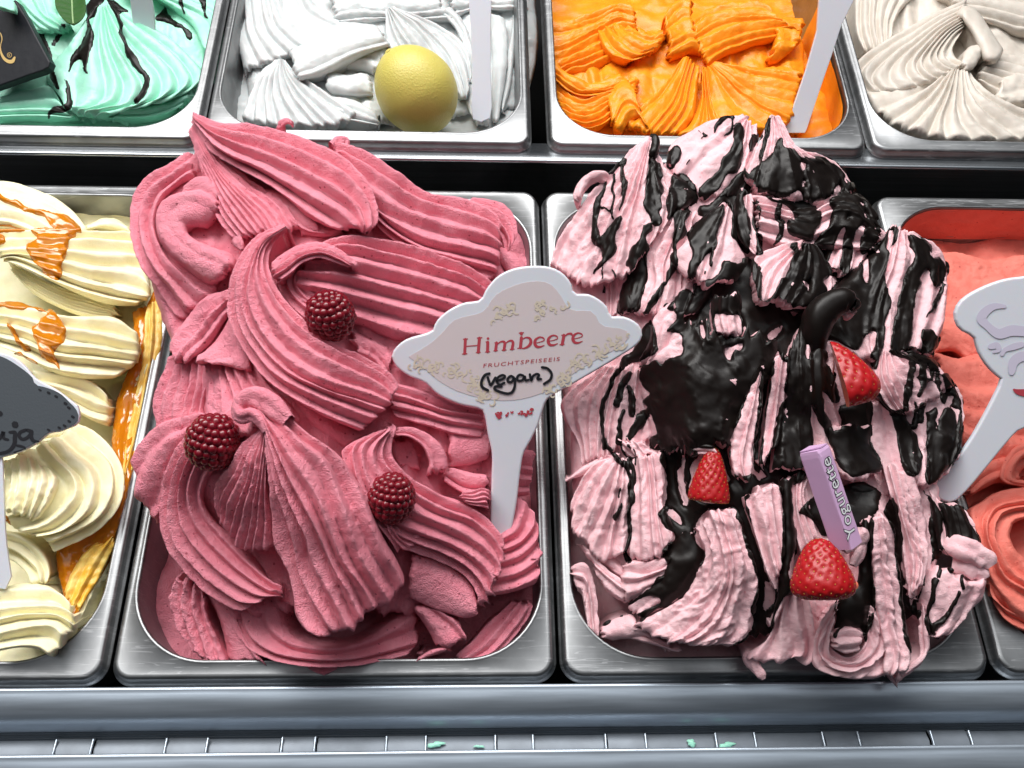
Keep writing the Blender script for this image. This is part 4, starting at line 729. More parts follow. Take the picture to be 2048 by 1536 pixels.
# curled ridge and the big front lobe
sf('S5', [(530, 915), (700, 910), (820, 885)], [(495, 1000), (640, 1010), (820, 960)], [(480, 1140), (600, 1110), (780, 1030)], [(505, 1260), (640, 1190), (800, 1090)], nr=3, amp=2.8, lift=8, dome=4, er=3, ripple=.5)
sf('S5', [(860, 760), (800, 900), (700, 1080), (540, 1250), (500, 1300)], [(960, 720), (960, 900), (860, 1100), (700, 1240), (580, 1330)], [(1040, 690), (1110, 880), (1030, 1070), (880, 1250), (640, 1390)], nr=2, amp=1.6, lift=6, dome=4, ripple=.2)
sf('S5', [(1025, 680), (1110, 850), (1060, 1000), (960, 1190), (780, 1310), (590, 1420)], [(1080, 595), (1180, 850), (1180, 1050), (1080, 1250), (900, 1420), (760, 1520)], [(1200, 550), (1290, 850), (1300, 1100), (1220, 1320), (1080, 1470), (930, 1560)], [(1300, 530), (1380, 800), (1400, 1080), (1360, 1330), (1280, 1490), (1130, 1590)], [(1355, 530), (1455, 850), (1515, 1080), (1490, 1320), (1430, 1510), (1300, 1600)], nr=6, amp=2.8, lift=12, dome=9, er=6, ripple=1.1, rough=2)
# centre front strips
sf('S6', [(275, 380), (330, 560), (400, 780), (465, 930)], [(340, 295), (390, 500), (430, 700), (480, 850)], [(420, 285), (440, 500), (470, 650), (500, 790)], [(500, 280), (510, 450), (510, 580), (510, 660)], nr=4, amp=2.8, lift=12, dome=4, er=3, ripple=.25)
sf('S6', [(480, 230), (500, 500), (500, 750), (480, 950), (420, 1150)], [(590, 220), (590, 500), (590, 750), (570, 920), (470, 1150)], nr=1, amp=1, lift=8, dome=5, ripple=.2)
sf('S6', [(560, 230), (555, 400), (575, 560), (620, 710)], [(620, 212), (610, 380), (640, 520), (690, 650)], [(675, 235), (645, 330), (690, 470), (725, 600)], nr=4, amp=2.4, lift=8, dome=3, er=3, ripple=.15)
tip(st, ms, 'S6', [(320, 1310), (310, 1345), (345, 1400), (375, 1440), (392, 1470)], [3.5, 3.4, 3.0, 2.8, 1.0], HS, 2)
# right front
sf('S7', [(230, 290), (330, 270), (480, 250)], [(260, 340), (370, 350), (490, 330)], [(280, 390), (380, 400), (480, 400)], nr=1, amp=.8, lift=0, dome=2, ripple=.2)
sf('S7', [(90, -20), (120, 130), (180, 270)], [(230, -20), (240, 120), (280, 300)], [(370, -20), (350, 90), (435, 240)], nr=2, amp=1.2, lift=13, dome=4, ripple=.15)
sf('S7', [(700, 340), (740, 550), (770, 720)], [(790, 420), (830, 580), (850, 740)], [(880, 430), (930, 580), (960, 730)], [(930, 510), (995, 620), (1010, 710)], nr=5, amp=2.6, lift=4, dome=5, ripple=.5)
sf('S7', [(715, 800), (655, 1000), (690, 1130), (715, 1220)], [(850, 840), (800, 1000), (740, 1215)], [(940, 890), (900, 1050), (850, 1180), (750, 1240)], [(1045, 840), (1020, 1000), (930, 1110), (820, 1210)], nr=3, amp=2, lift=4, dome=6, er=5, ripple=.4)
tip(st, ms, 'S7', [(820, 670, -6), (900, 700), (980, 735), (1040, 770), (1072, 805)], [5.5, 6, 6, 5.4, 3], HS, 10)
tip(st, ms, 'S7', [(860, 790, -4), (930, 800), (1000, 840), (1030, 880)], [5, 5.4, 5, 3], HS, 6)
sf('S7', [(640, 1040), (650, 1200), (640, 1350), (490, 1470)], [(690, 1050), (700, 1200), (700, 1310), (560, 1430)], nr=2, amp=2, lift=2, ripple=.8)
sf('S7', [(425, 185), (475, 380), (530, 580), (555, 800), (590, 1000)], [(500, 212), (550, 400), (600, 600), (645, 780), (610, 970)], [(610, 265), (665, 420), (705, 560), (700, 770), (650, 930)], nr=5, amp=2.4, lift=8, dome=6, er=4, ripple=.8)
sf('S7', [(300, 540), (280, 700), (280, 900), (160, 1030), (120, 1220)], [(340, 530), (330, 750), (330, 950), (260, 1080), (230, 1240)], [(390, 520), (385, 750), (390, 950), (370, 1100), (340, 1260)], nr=1, amp=1, lift=9, dome=4, ripple=.2)
sf('S7', [(150, 1000), (55, 1130), (12, 1280), (20, 1400), (120, 1455), (260, 1480), (400, 1460), (540, 1400)], [(160, 1080), (100, 1200), (80, 1330), (190, 1400), (310, 1400), (410, 1310), (430, 1180), (410, 1070)], [(140, 1200), (140, 1290), (220, 1335), (300, 1290), (330, 1220), (330, 1150)], nr=4, amp=2.6, lift=14, dome=5, er=6, ripple=.8)
sf('S7', [(130, 1200), (180, 1165), (260, 1160), (320, 1190)], [(140, 1260), (190, 1250), (260, 1250), (320, 1240)], [(190, 1330), (240, 1330), (300, 1310)], nr=3, amp=1.6, lift=20, dome=4, er=4, ripple=.3)
sf('S7', [(360, 515), (360, 750), (370, 900), (380, 1080), (430, 1280), (420, 1440)], [(420, 495), (450, 750), (480, 950), (490, 1150), (520, 1340), (500, 1440)], [(490, 590), (525, 820), (540, 1030), (570, 1200), (600, 1340), (570, 1430)], nr=3, amp=2.4, lift=16, dome=7, er=5, ripple=.9)
tip(st, ms, 'S7', [(200, 715), (250, 660), (300, 620), (310, 580)], [2, 4, 4.5, 2.5], HS, 16)
tip(st, ms, 'S7', [(250, 800), (280, 720), (305, 640)], [2, 4, 3], HS, 15)
place(st, (P / 2, 180, -100))
# ------------------------------------------------------------------ passionfruit gelato (front row, left)
CROP.update(L1=(0, 350, 3.072), L2=(0, 800, 2.56), G1=(0, 0, 2.926), G2=(680, 0, 2.926), G3=(1348, 0, 2.926))
def heap(name, label, mat, x0, y0, z, level, seed, H, amp=5, slope=0.0, **kw):
    t = thing(name, label, 'gelato', 'gelato heaps')
    bed(t, mat, x0, y0, z, lambda x, y: level + slope * (y - y0 - 180), seed, amp)
    def f(c, *g, **k):
        for a, b in kw.items(): k.setdefault(a, b)
        return fold(t, k.pop('mat', mat), T(c, *g), H, **k)
    return t, f
HP = Height([(60, 400, 12), (100, 500, 20), (150, 650, 22), (250, 700, -6), (150, 980, 14), (60, 1250, 4), (200, 1150, -16), (290, 600, -12), (0, 900, 22), (240, 440, -14), (280, 850, -14)], 90)
pa = Sauce(); pp, ps = pa.poly, pa.stroke
pp('L1', [(-20, 110), (100, 165), (250, 215), (380, 235), (450, 285), (505, 352), (340, 332), (280, 272), (150, 215), (0, 155), (-40, 130)]); pp('L1', [(-40, 290), (60, 310), (160, 342), (0, 348), (-40, 345)])
pp('L1', [(180, 335), (440, 340), (462, 380), (422, 400), (412, 460), (392, 540), (375, 645), (330, 648), (270, 610), (210, 530), (160, 460), (222, 400)]); pp('L1', [(-40, 355), (30, 365), (32, 420), (-40, 435)])
pp('L1', [(35, 580), (100, 650), (170, 740), (295, 832), (200, 825), (20, 795)]); pp('L1', [(310, 822), (350, 845), (402, 940), (392, 1020), (342, 1090), (372, 1195), (320, 1165), (260, 1100), (198, 970), (260, 890)])
ps('L1', [(65, 930), (110, 1010), (170, 1070)], [16, 14, 17]); ps('L1', [(120, 1110), (200, 1170)], [22, 28]); ps('L1', [(-20, 770), (20, 790)], [22, 18])
ps('L2', [(-10, 560), (20, 600), (40, 640)], [25, 22, 12]); ps('L2', [(480, 470), (520, 420)], [3, 3])
pt, pf = heap('passionfruit_gelato', 'pale yellow ribbed gelato with orange passionfruit sauce running over it', M['passion'], -2 * P + .8, .5, 0, -20, 31, HP, sauce=(M['caramel'], 'fruit_sauce', pa), thick=2.2, rough=.6)
pf('L1', [(520, 310), (620, 270), (720, 270), (800, 330)], [(540, 345), (650, 340), (790, 360)], nr=1, amp=1, lift=0, rough=2)
pf('PX', [(322, 560), (326, 680), (304, 790), (277, 900), (252, 1000), (235, 1080), (205, 1150), (150, 1250)], [(292, 600), (296, 690), (270, 790), (252, 890), (245, 970), (210, 1060), (165, 1130), (140, 1240)], [(262, 620), (262, 700), (230, 800), (222, 880), (230, 950), (180, 1040), (115, 1090), (125, 1230)], mat=M['caramel'], sauce=None, nr=2, amp=1.2, lift=1, rough=1.6, name='sauce_pool')
pf('L1', [(860, 1150), (830, 1260), (780, 1400), (760, 1536)], [(920, 1150), (900, 1260), (860, 1400), (830, 1536)], [(960, 1100), (950, 1250), (920, 1400), (890, 1536)], nr=3, amp=1.5, lift=-1, sauce=None, rough=2)
pf('PX', [(324, 585), (325, 690), (304, 800), (284, 880), (262, 960)], [(306, 600), (304, 690), (284, 800), (268, 880), (250, 950)], [(292, 625), (288, 700), (262, 800), (252, 880), (240, 940)], nr=3, amp=1.4, lift=3, mat=M['passion_mix'], sauce=None, rough=2, name='swirl')
pf('PX', [(236, 1085), (205, 1150), (160, 1225)], [(215, 1080), (180, 1130), (140, 1210)], [(180, 1085), (150, 1120), (120, 1180)], nr=3, amp=1.4, lift=5, mat=M['passion_mix'], sauce=None, rough=2, name='swirl')
pf('L1', [(930, 760), (940, 900), (930, 1050)], [(985, 730), (1000, 880), (985, 1050)], nr=1, amp=1, lift=-2, mat=M['caramel'], sauce=None)
pf('L2', [(300, 940), (350, 990), (390, 1060), (370, 1170)], [(370, 880), (420, 950), (440, 1030), (410, 1120)], [(420, 850), (480, 840), (560, 830)], nr=2, amp=1.2, lift=-1, sauce=None, rough=2)
pf('L1', [(-60, 35), (100, 48), (300, 118), (450, 218), (556, 348)], [(-60, 130), (100, 150), (250, 200), (380, 280), (490, 355)], [(-60, 220), (80, 230), (200, 270), (340, 350)], [(-60, 300), (60, 310), (180, 350)], nr=4, amp=1.8, lift=4, dome=5, er=8)
pf('L1', [(40, 520), (150, 590), (350, 680), (550, 740), (720, 810)], [(70, 590), (180, 700), (320, 780), (500, 850), (700, 880)], nr=7, amp=1.6, lift=-3, dome=0, er=3, rough=1.2, ripple=.4)
pf('L1', [(-40, 335), (150, 338), (300, 328), (550, 345), (800, 348), (870, 400)], [(-40, 400), (150, 390), (400, 400), (600, 402), (820, 420), (890, 480)], [(-20, 480), (150, 470), (400, 490), (600, 530), (850, 540), (910, 620)], [(0, 510), (100, 500), (300, 570), (500, 640), (700, 690), (915, 740)], [(20, 520), (130, 560), (300, 640), (500, 720), (680, 770), (845, 790)], nr=6, amp=4.6, lift=10, dome=6, flip=True)
pf('L1', [(180, 1190), (350, 1215), (550, 1245), (665, 1350)], [(250, 1290), (400, 1330), (550, 1400), (668, 1432)], [(330, 1380), (430, 1440), (560, 1510), (650, 1540)], nr=3, amp=4, lift=6, dome=5, flip=True)
pf('L1', [(-40, 785), (150, 798), (400, 858), (700, 862), (835, 970)], [(-40, 850), (150, 880), (400, 930), (650, 970), (855, 1020)], [(-40, 920), (150, 960), (350, 1040), (600, 1072), (845, 1105)], [(-40, 1000), (150, 1050), (330, 1120), (550, 1145), (795, 1175)], [(-40, 1040), (150, 1120), (300, 1200), (500, 1245), (705, 1250)], nr=5, amp=5, lift=12, dome=6, flip=True)
pf('L2', [(-30, 160), (150, 150), (330, 130), (450, 150)], [(-30, 260), (80, 250), (200, 230), (300, 200)], nr=2, amp=2, lift=0)
pf('L2', [(380, 118), (500, 178), (602, 298), (637, 430), (602, 562), (480, 685), (268, 785)], [(330, 150), (430, 230), (540, 330), (562, 450), (522, 562), (420, 645), (225, 725)], [(250, 190), (340, 290), (430, 380), (452, 480), (412, 582), (300, 665), (165, 695)], [(180, 220), (260, 310), (340, 390), (362, 470), (300, 555), (200, 625), (75, 660)], [(50, 290), (120, 360), (180, 430), (180, 500), (120, 560), (10, 590)], nr=5, amp=3.6, lift=10, dome=8, er=7, rough=.9)
pf('L2', [(10, 300), (20, 420), (0, 560)], [(120, 270), (130, 420), (90, 600)], [(240, 320), (290, 430), (190, 620)], nr=6, amp=1.6, lift=16, dome=4, rough=1.8, ripple=.8)
pf('L2', [(10, 655), (130, 688), (232, 780), (264, 880), (240, 945)], [(0, 740), (100, 780), (190, 860), (212, 935)], [(10, 800), (90, 840), (140, 900), (150, 945)], nr=3, amp=3.4, lift=8, dome=4, flip=True)
pf('L2', [(-30, 955), (120, 938), (260, 948), (352, 1040)], [(-30, 1050), (120, 1040), (280, 1040), (374, 1092)], [(-30, 1130), (120, 1100), (280, 1102), (378, 1152)], [(-30, 1200), (120, 1170), (260, 1160), (335, 1212)], [(-30, 1285), (100, 1262), (200, 1270), (255, 1305)], nr=5, amp=4, lift=10, dome=6, flip=True)
place(pt, (-1.5 * P, 180, -100))

# ------------------------------------------------------------------ red sorbet (front row, right)
HD = Height([(1900, 520, 2), (2040, 520, 2), (1920, 700, 10), (1950, 850, 6), (2000, 900, 6), (1960, 1000, 10), (2040, 1200, 2)], 90)
dt, df = heap('red_sorbet', 'salmon red gelato smoothed at the back and swirled at the front', M['red'], P + .8, .5, 0, -16, 41, HD, slope=-.12, rough=1.1)
df('D', [(1000, 800), (1250, 815), (1400, 835), (1700, 815)], [(1040, 950), (1250, 950), (1400, 920), (1700, 930)], [(1020, 1150), (1180, 1150), (1300, 1200), (1700, 1300)], [(1020, 1340), (1150, 1320), (1280, 1390), (1700, 1520)], nr=3, amp=1.6, rough=2.2, lift=0, ripple=.3)
df('F', [(1020, 0), (1150, 60), (1300, 30), (1700, 20)], [(1100, 180), (1200, 240), (1350, 250), (1700, 250)], [(1130, 320), (1220, 400), (1350, 430), (1700, 430)], [(1150, 480), (1250, 560), (1350, 600), (1700, 620)], nr=4, amp=2.2, rough=2, lift=2)
df('F', [(1700, 470), (1480, 540), (1400, 650), (1420, 745), (1700, 790)], [(1700, 560), (1560, 600), (1500, 670), (1520, 730), (1700, 740)], nr=2, amp=1.6, lift=6, dome=6, er=8)
df('F', [(1560, 600), (1400, 600), (1300, 650), (1240, 730)], [(1500, 760), (1400, 750), (1320, 780), (1240, 830)], nr=2, amp=2, lift=0)
df('F', [(1310, 1170), (1390, 1330), (1700, 1420)], [(1330, 1270), (1420, 1420), (1700, 1520)], [(1370, 1400), (1460, 1540), (1700, 1640)], nr=4, amp=3.6, lift=2, flip=True)
df('F', [(1700, 740), (1400, 785), (1275, 855), (1212, 900), (1255, 1010), (1295, 1190), (1380, 1360), (1500, 1490), (1700, 1600)], [(1700, 820), (1420, 860), (1330, 930), (1318, 1030), (1368, 1170), (1450, 1300), (1700, 1440)], [(1700, 870), (1460, 900), (1380, 960), (1370, 1050), (1420, 1170), (1510, 1270), (1700, 1370)], [(1700, 940), (1520, 960), (1460, 1020), (1480, 1110), (1560, 1180), (1700, 1240)], nr=4, amp=2.8, lift=8, dome=7, er=7)
# thin smear left on the back wall of the pan
xs_ = np.linspace(P + 14, P + 236, 60); zs_ = np.linspace(-1.0, -34, 16); X_, Z_ = np.meshgrid(xs_, zs_)
yy_ = 345.6 - (Z_ + 1) * -.045 - .8 + .5 * fbm(np.stack([X_ / 30, Z_ / 4, 0 * X_], -1), 3)
cut = np.maximum(np.abs(X_ - (P + 125.5)) - (116.5 - 44), 0); yy_ = yy_ - (44 - np.sqrt(np.clip(44 ** 2 - np.minimum(cut, 43) ** 2, 0, None)))
link('wall_smear', np.stack([X_, yy_, Z_], -1).reshape(-1, 3), quads(60, 16), M['red'], dt)
place(dt, (1.5 * P, 180, -100))

# ------------------------------------------------------------------ back row
def const(z): return lambda q: np.full(q.shape[:-1], float(z))
HM = Height([(200, 60, 4), (300, 210, -14), (60, 190, -16), (400, 100, -12), (180, 0, 4), (380, 180, -18)], 80)
mc = Sauce(); mp_, mq = mc.poly, mc.stroke
mp_('G1', [(500, 30), (560, -30), (625, -10), (580, 40), (560, 90), (525, 110), (545, 180), (540, 260), (520, 330), (517, 430), (495, 425), (480, 350), (440, 370), (402, 450), (412, 540), (422, 625), (390, 625), (380, 520), (390, 420), (440, 290), (490, 240), (505, 140)])
mp_('G1', [(620, -10), (700, 20), (765, 60), (700, 82), (722, 180), (765, 280), (835, 390), (877, 480), (862, 560), (800, 606), (775, 590), (830, 540), (840, 470), (760, 360), (710, 220), (680, 110), (640, 40)])
mp_('G1', [(355, 140), (422, 148), (375, 170), (325, 272), (296, 255), (340, 180)]); mp_('G1', [(965, -10), (1000, 100), (1122, 190), (1128, 225), (1100, 228), (1050, 160), (908, 122), (960, 40)])
mq('G1', [(1050, -20), (1075, 75)], [15, 11]); mq('G1', [(1178, -10), (1205, 100)], [18, 9]); mq('G1', [(400, 625), (330, 640), (290, 660), (280, 690)], [20, 22, 14, 10]); mq('G1', [(240, 200), (250, 240), (300, 400), (330, 520)], [26, 20, 22, 14])
mt, mf = heap('mint_gelato', 'glossy mint green gelato with thin dark chocolate drips', M['mint'], REAR[0][0], YR, ZR, -34, 51, HM, sauce=(M['choc'], 'chocolate_drizzle', mc), rough=.7, thick=1.1, soft=.8)
mf('PX', [(-30, -40), (-30, 80), (-30, 240)], [(120, -40), (130, 90), (140, 238)], [(280, -40), (280, 90), (260, 238)], [(420, -40), (412, 90), (360, 200)], nr=5, amp=2.5, lift=-6, dome=0, rough=2.2, name='core')
mf('G1', [(-60, -60), (0, 10), (100, 60), (200, 180)], [(110, -60), (150, 20), (220, 100), (320, 170)], [(300, -60), (320, 20), (330, 80), (420, 150)], nr=5, amp=2.4, lift=0)
mf('G1', [(690, -60), (900, -10), (1100, 120), (1190, 280)], [(800, -80), (1050, 10), (1230, 110), (1230, 320)], [(1000, -100), (1200, -20), (1310, 50), (1270, 250)], nr=3, amp=2, lift=2)
mf('G1', [(850, 590), (980, 530), (1120, 495), (1155, 520)], [(700, 650), (850, 640), (1000, 600), (1110, 565)], [(640, 695), (850, 695), (980, 665), (1050, 620)], nr=3, amp=2, lift=2, rough=1.6)
mf('G1', [(-60, 570), (100, 490), (240, 420), (300, 430)], [(-60, 600), (120, 560), (290, 540), (340, 570)], [(-60, 650), (120, 640), (280, 640), (400, 660)], [(-60, 700), (120, 690), (280, 690), (440, 695)], nr=5, amp=2.6, lift=4)
mf('G1', [(640, 20), (800, 115), (980, 230), (1105, 345), (1170, 440), (1125, 515), (1000, 565)], [(630, 30), (760, 170), (900, 285), (1020, 400), (1050, 505), (960, 575), (840, 615)], [(620, 40), (720, 230), (830, 360), (900, 480), (860, 585), (740, 635), (620, 660)], [(605, 40), (650, 250), (720, 400), (760, 505), (720, 605), (600, 645), (500, 660)], [(585, 40), (550, 250), (560, 420), (560, 545), (500, 625), (430, 650)], [(560, 50), (440, 220), (330, 380), (300, 460), (360, 570), (390, 640)], nr=8, amp=3.6, lift=10, dome=8, er=5, ends=(0, 1), asym=.4)
place(mt, (REAR[0][0] + 125, YR + 180, ZR - 100))

HW = Height([(620, 150, -6), (900, 200, -24), (700, 60, -4), (500, 200, -24), (1000, 150, -20), (560, 40, -10)], 90)
wt, wf = heap('lemon_gelato', 'white lemon gelato combed into soft ridges around a whole lemon', M['lemon_ice'], REAR[1][0], YR, ZR, -36, 61, HW, rough=1.1, soft=.8, wav=.12, jit=.35)
wf('PX', [(490, -40), (500, 90), (520, 235)], [(640, -40), (650, 90), (660, 240)], [(820, -40), (820, 90), (800, 244)], [(1040, -40), (1046, 90), (1020, 215)], nr=8, amp=2.5, lift=-4, dome=0, rough=2.6, name='core')
wf('G1', [(1380, -60), (1385, 130), (1400, 240), (1440, 400)], [(1480, -60), (1500, 120), (1560, 240), (1640, 340)], [(1600, -60), (1650, 100), (1740, 200), (1830, 260)], [(1750, -80), (1850, 50), (1950, 110), (2100, 140)], nr=7, amp=2.4, lift=2, rough=1.6)
wf('G2', [(-60, -80), (100, -60), (300, -60), (560, -60)], [(-40, 60), (100, 40), (250, 50), (600, 40)], [(0, 140), (120, 130), (260, 120), (680, 120)], nr=4, amp=2, lift=2, rough=2.2)
wf('G2', [(620, -60), (760, -40), (900, -40), (1090, -40)], [(680, 100), (800, 60), (950, 60), (1085, 60)], nr=3, amp=2, lift=0, rough=2)
wf('G2', [(870, 60), (880, 250), (885, 450), (880, 710)], [(930, 80), (945, 260), (935, 480), (910, 710)], [(975, 110), (992, 270), (965, 500), (935, 705)], nr=1, amp=1, lift=2, dome=4)
wf('G2', [(1010, 80), (985, 250), (965, 450), (940, 650)], [(1050, 70), (1030, 270), (1010, 480), (960, 650)], nr=1, amp=1, lift=0, dome=4)
wf('G2', [(-60, 180), (80, 150), (220, 160), (300, 220)], [(-60, 300), (60, 270), (180, 280), (260, 330)], [(-60, 400), (40, 380), (140, 390), (200, 420)], nr=3, amp=1.8, lift=4, rough=1.8)
wf('G2', [(560, 60), (660, 160), (740, 320), (770, 500)], [(660, 40), (740, 140), (780, 300), (790, 460)], nr=2, amp=1.6, lift=3, rough=1.6)
wf('G2', [(275, 58), (270, 180), (290, 320)], [(290, 48), (370, 180), (470, 320)], [(300, 46), (480, 160), (640, 330), (720, 560)], [(315, 44), (560, 140), (730, 270), (770, 460)], nr=8, amp=2.2, lift=6, dome=6, ends=(0, 1))
wf('G2', [(640, 330), (720, 480), (740, 640)], [(720, 300), (780, 480), (800, 700)], [(760, 300), (870, 480), (880, 720)], nr=2, amp=1.6, lift=0, rough=1.6)
wf('G2', [(-80, 560), (100, 590), (210, 660)], [(-80, 640), (80, 665), (235, 715)], [(-80, 700), (60, 720), (230, 740)], nr=3, amp=2.4, lift=2)
wf('G2', [(-80, 400), (40, 430), (180, 420)], [(-80, 540), (60, 560), (190, 560)], nr=1, amp=1, lift=2, rough=1.6)
wf('G1', [(1615, 348), (1530, 420), (1480, 540), (1430, 690)], [(1628, 342), (1580, 460), (1560, 580), (1580, 725)], [(1640, 340), (1640, 470), (1680, 590), (1780, 728)], [(1655, 340), (1700, 450), (1800, 570), (1960, 728)], [(1672, 344), (1740, 430), (1880, 530), (2090, 670)], nr=9, amp=3, lift=6, dome=7, ends=(0, 1))
wf('G1', [(1690, 300), (1850, 215), (2000, 148), (2220, 150)], [(1715, 400), (1880, 320), (2030, 245), (2250, 205)], [(1745, 475), (1900, 425), (2080, 335), (2290, 270)], nr=3, amp=1.6, lift=12, dome=6, er=6)
place(wt, (REAR[1][0] + 125, YR + 180, ZR - 100))

HO = Height([(1150, 100, -18), (1300, 40, -16), (1480, 20, -10), (1300, 200, -10), (1500, 150, -4), (1600, 200, -20), (1450, 250, -12)], 90)
ot, of = heap('orange_gelato', 'bright orange gelato in ragged folds with its back pan wall bare', M['orange'], REAR[2][0], YR, ZR, -40, 71, HO, slope=-.10, rough=1.4, ripple=.3, soft=.4, wav=.2, jit=.42)
of('PX', [(1110, 70), (1120, 160), (1170, 245)], [(1260, 60), (1270, 160), (1290, 256)], [(1420, 50), (1430, 150), (1430, 258)], [(1590, 70), (1590, 150), (1570, 258)], nr=9, amp=2.5, lift=-2, dome=0, rough=2.8, name='core')
of('G2', [(1215, 120), (1350, 118), (1500, 68), (1640, 25), (1720, 40)], [(1225, 300), (1330, 280), (1480, 200), (1620, 130), (1730, 140)], [(1245, 500), (1350, 420), (1450, 400), (1600, 330), (1760, 250)], nr=8, amp=2.6, lift=2, rough=2)
of('G3', [(-60, 90), (0, 20), (60, -20), (110, 0)], [(-40, 200), (20, 160), (60, 130), (110, 130)], [(-20, 330), (60, 300), (110, 280), (190, 290)], nr=5, amp=2.4, lift=6, rough=1.8)
of('G3', [(110, 130), (180, 55), (330, 15), (500, 18), (570, 60)], [(130, 230), (250, 160), (400, 120), (560, 110), (650, 130)], [(200, 370), (300, 300), (450, 250), (600, 220), (745, 180)], nr=6, amp=2.2, lift=6, rough=1.4)
of('G3', [(560, 105), (650, 105), (760, 110)], [(600, 200), (680, 200), (750, 210)], [(560, 340), (640, 335), (700, 300)], nr=3, amp=2, lift=6, rough=2.2)
of('G3', [(400, 380), (500, 400), (640, 380), (740, 440)], [(420, 430), (540, 450), (660, 470), (740, 500)], nr=2, amp=2, lift=4, rough=2.4)
of('G2', [(1255, 430), (1400, 560), (1600, 520), (1740, 450)], [(1280, 600), (1420, 650), (1600, 580), (1740, 520)], [(1340, 745), (1500, 750), (1650, 640), (1740, 560)], nr=7, amp=2.6, lift=4, rough=1.8)
of('G3', [(70, 330), (-20, 450), (-120, 560), (-280, 720)], [(95, 340), (50, 480), (0, 620), (-120, 770)], [(150, 400), (140, 550), (110, 680), (40, 775)], nr=6, amp=2.2, lift=6)
of('G3', [(235, 368), (380, 400), (560, 440), (750, 482)], [(225, 378), (400, 470), (570, 540), (715, 570)], [(212, 388), (350, 520), (510, 640), (660, 720)], [(190, 395), (220, 560), (270, 690), (340, 775)], [(170, 395), (160, 560), (130, 690), (60, 780)], nr=10, amp=2.4, lift=9, dome=7, ends=(0, 1))
of('G2', [(1240, 330), (1330, 430), (1480, 470), (1640, 420)], [(1245, 400), (1360, 500), (1500, 520), (1680, 470)], [(1250, 470), (1380, 560), (1520, 560), (1690, 520)], nr=4, amp=2, lift=7, rough=2)
of('G2', [(1500, 170), (1560, 300), (1680, 360), (1800, 330)], [(1600, 130), (1660, 240), (1760, 290), (1860, 270)], [(1690, 130), (1760, 200), (1840, 220), (1900, 200)], nr=5, amp=2.2, lift=8, rough=2)
of('G2', [(1560, 560), (1620, 480), (1680, 460), (1720, 520)], [(1600, 700), (1650, 600), (1700, 580), (1760, 640)], [(1660, 770), (1700, 700), (1760, 690), (1800, 760)], nr=3, amp=2, lift=9, rough=1.6)
of('G3', [(760, 500), (740, 640), (690, 780)], [(830, 600), (800, 700), (760, 780)], nr=1, amp=1, lift=-2)
X_, Z_ = np.meshgrid(np.linspace(0, 1, 40), np.linspace(-1, -60, 20))
wall = rrect(REAR[2][0] + IN['side'] + 1.6, REAR[2][0] + 249.4 - IN['side'] - 1.6, YR + IN['front'] + 1.6, YR + 358 - IN['front'], IN['r'] - 1.6)
ring_x = REAR[2][0] + 249.4 - IN['side'] - 1.9 + (Z_ + 1) * .06; yv = YR + IN['front'] + 8 + X_ * 150; cd = np.clip((IN['r'] - (yv - YR - IN['front'])) / IN['r'], 0, 1)
ring_x = ring_x - IN['r'] * (1 - np.sqrt(1 - cd ** 2))
link('wall_smear', np.stack([ring_x + .5 * fbm(np.stack([yv / 20, Z_ / 12, 0 * yv], -1), 9), yv, ZR + Z_ - 3], -1).reshape(-1, 3), quads(40, 20), M['orange'], ot)
place(ot, (REAR[2][0] + 125, YR + 180, ZR - 100))

HC = Height([(1750, 60, -6), (1900, 60, 4), (1900, 150, -2), (1800, 200, -16), (2000, 230, -18), (2040, 80, -8)], 90)
ct, cf = heap('cream_gelato', 'creamy white gelato swirled into fine curved ridges', M['cream'], REAR[3][0], YR, ZR, -34, 81, HC, rough=.8, soft=.8, wav=.1)
cf('PX', [(1715, -40), (1740, 90), (1790, 235)], [(1860, -40), (1870, 110), (1890, 262)], [(2100, -40), (2110, 110), (2120, 264)], nr=7, amp=2.5, lift=-4, dome=0, rough=2.2, name='core')
cf('G3', [(1060, -60), (1065, 170), (1110, 300)], [(1200, -60), (1180, 120), (1200, 280)], [(1420, -60), (1300, 100), (1270, 220)], nr=6, amp=2.4, lift=2, ripple=.4)
cf('G3', [(1500, -80), (1700, -60), (1900, -40), (2150, -40)], [(1650, 10), (1800, 30), (1950, 60), (2150, 100)], [(1800, 120), (1900, 150), (2000, 180), (2150, 200)], nr=4, amp=2.4, lift=2)
cf('G3', [(1850, 300), (1950, 320), (2150, 360)], [(1800, 400), (1950, 440), (2150, 520)], [(1780, 480), (1900, 560), (2150, 640)], nr=5, amp=2.6, lift=4)
cf('G3', [(1900, 480), (1960, 430), (2150, 400)], [(1900, 560), (2000, 560), (2150, 540)], [(1980, 640), (2060, 620), (2150, 640)], nr=2, amp=1.6, lift=6, rough=2.4)
cf('G3', [(1710, 10), (1500, 95), (1300, 215), (1125, 330), (1062, 430), (1130, 560)], [(1700, 50), (1550, 125), (1400, 230), (1250, 350), (1180, 450), (1250, 540)], [(1695, 85), (1560, 165), (1450, 270), (1370, 370), (1380, 445), (1450, 500)], [(1692, 115), (1590, 180), (1490, 290), (1450, 370), (1490, 432), (1550, 460)], [(1690, 145), (1620, 200), (1550, 290), (1540, 350), (1590, 392), (1650, 410)], [(1690, 175), (1660, 220), (1620, 290), (1640, 345), (1700, 380)], nr=10, amp=3, lift=8, dome=8, er=5, ends=(0, 1))
cf('G3', [(1690, 15), (1770, 50), (1840, 140), (1910, 245), (1950, 290)], [(1680, 70), (1760, 130), (1820, 220), (1860, 300), (1900, 340)], [(1680, 130), (1730, 200), (1770, 280), (1800, 350), (1840, 375)], nr=1, amp=.8, lift=15, dome=6, er=8, rough=.7)
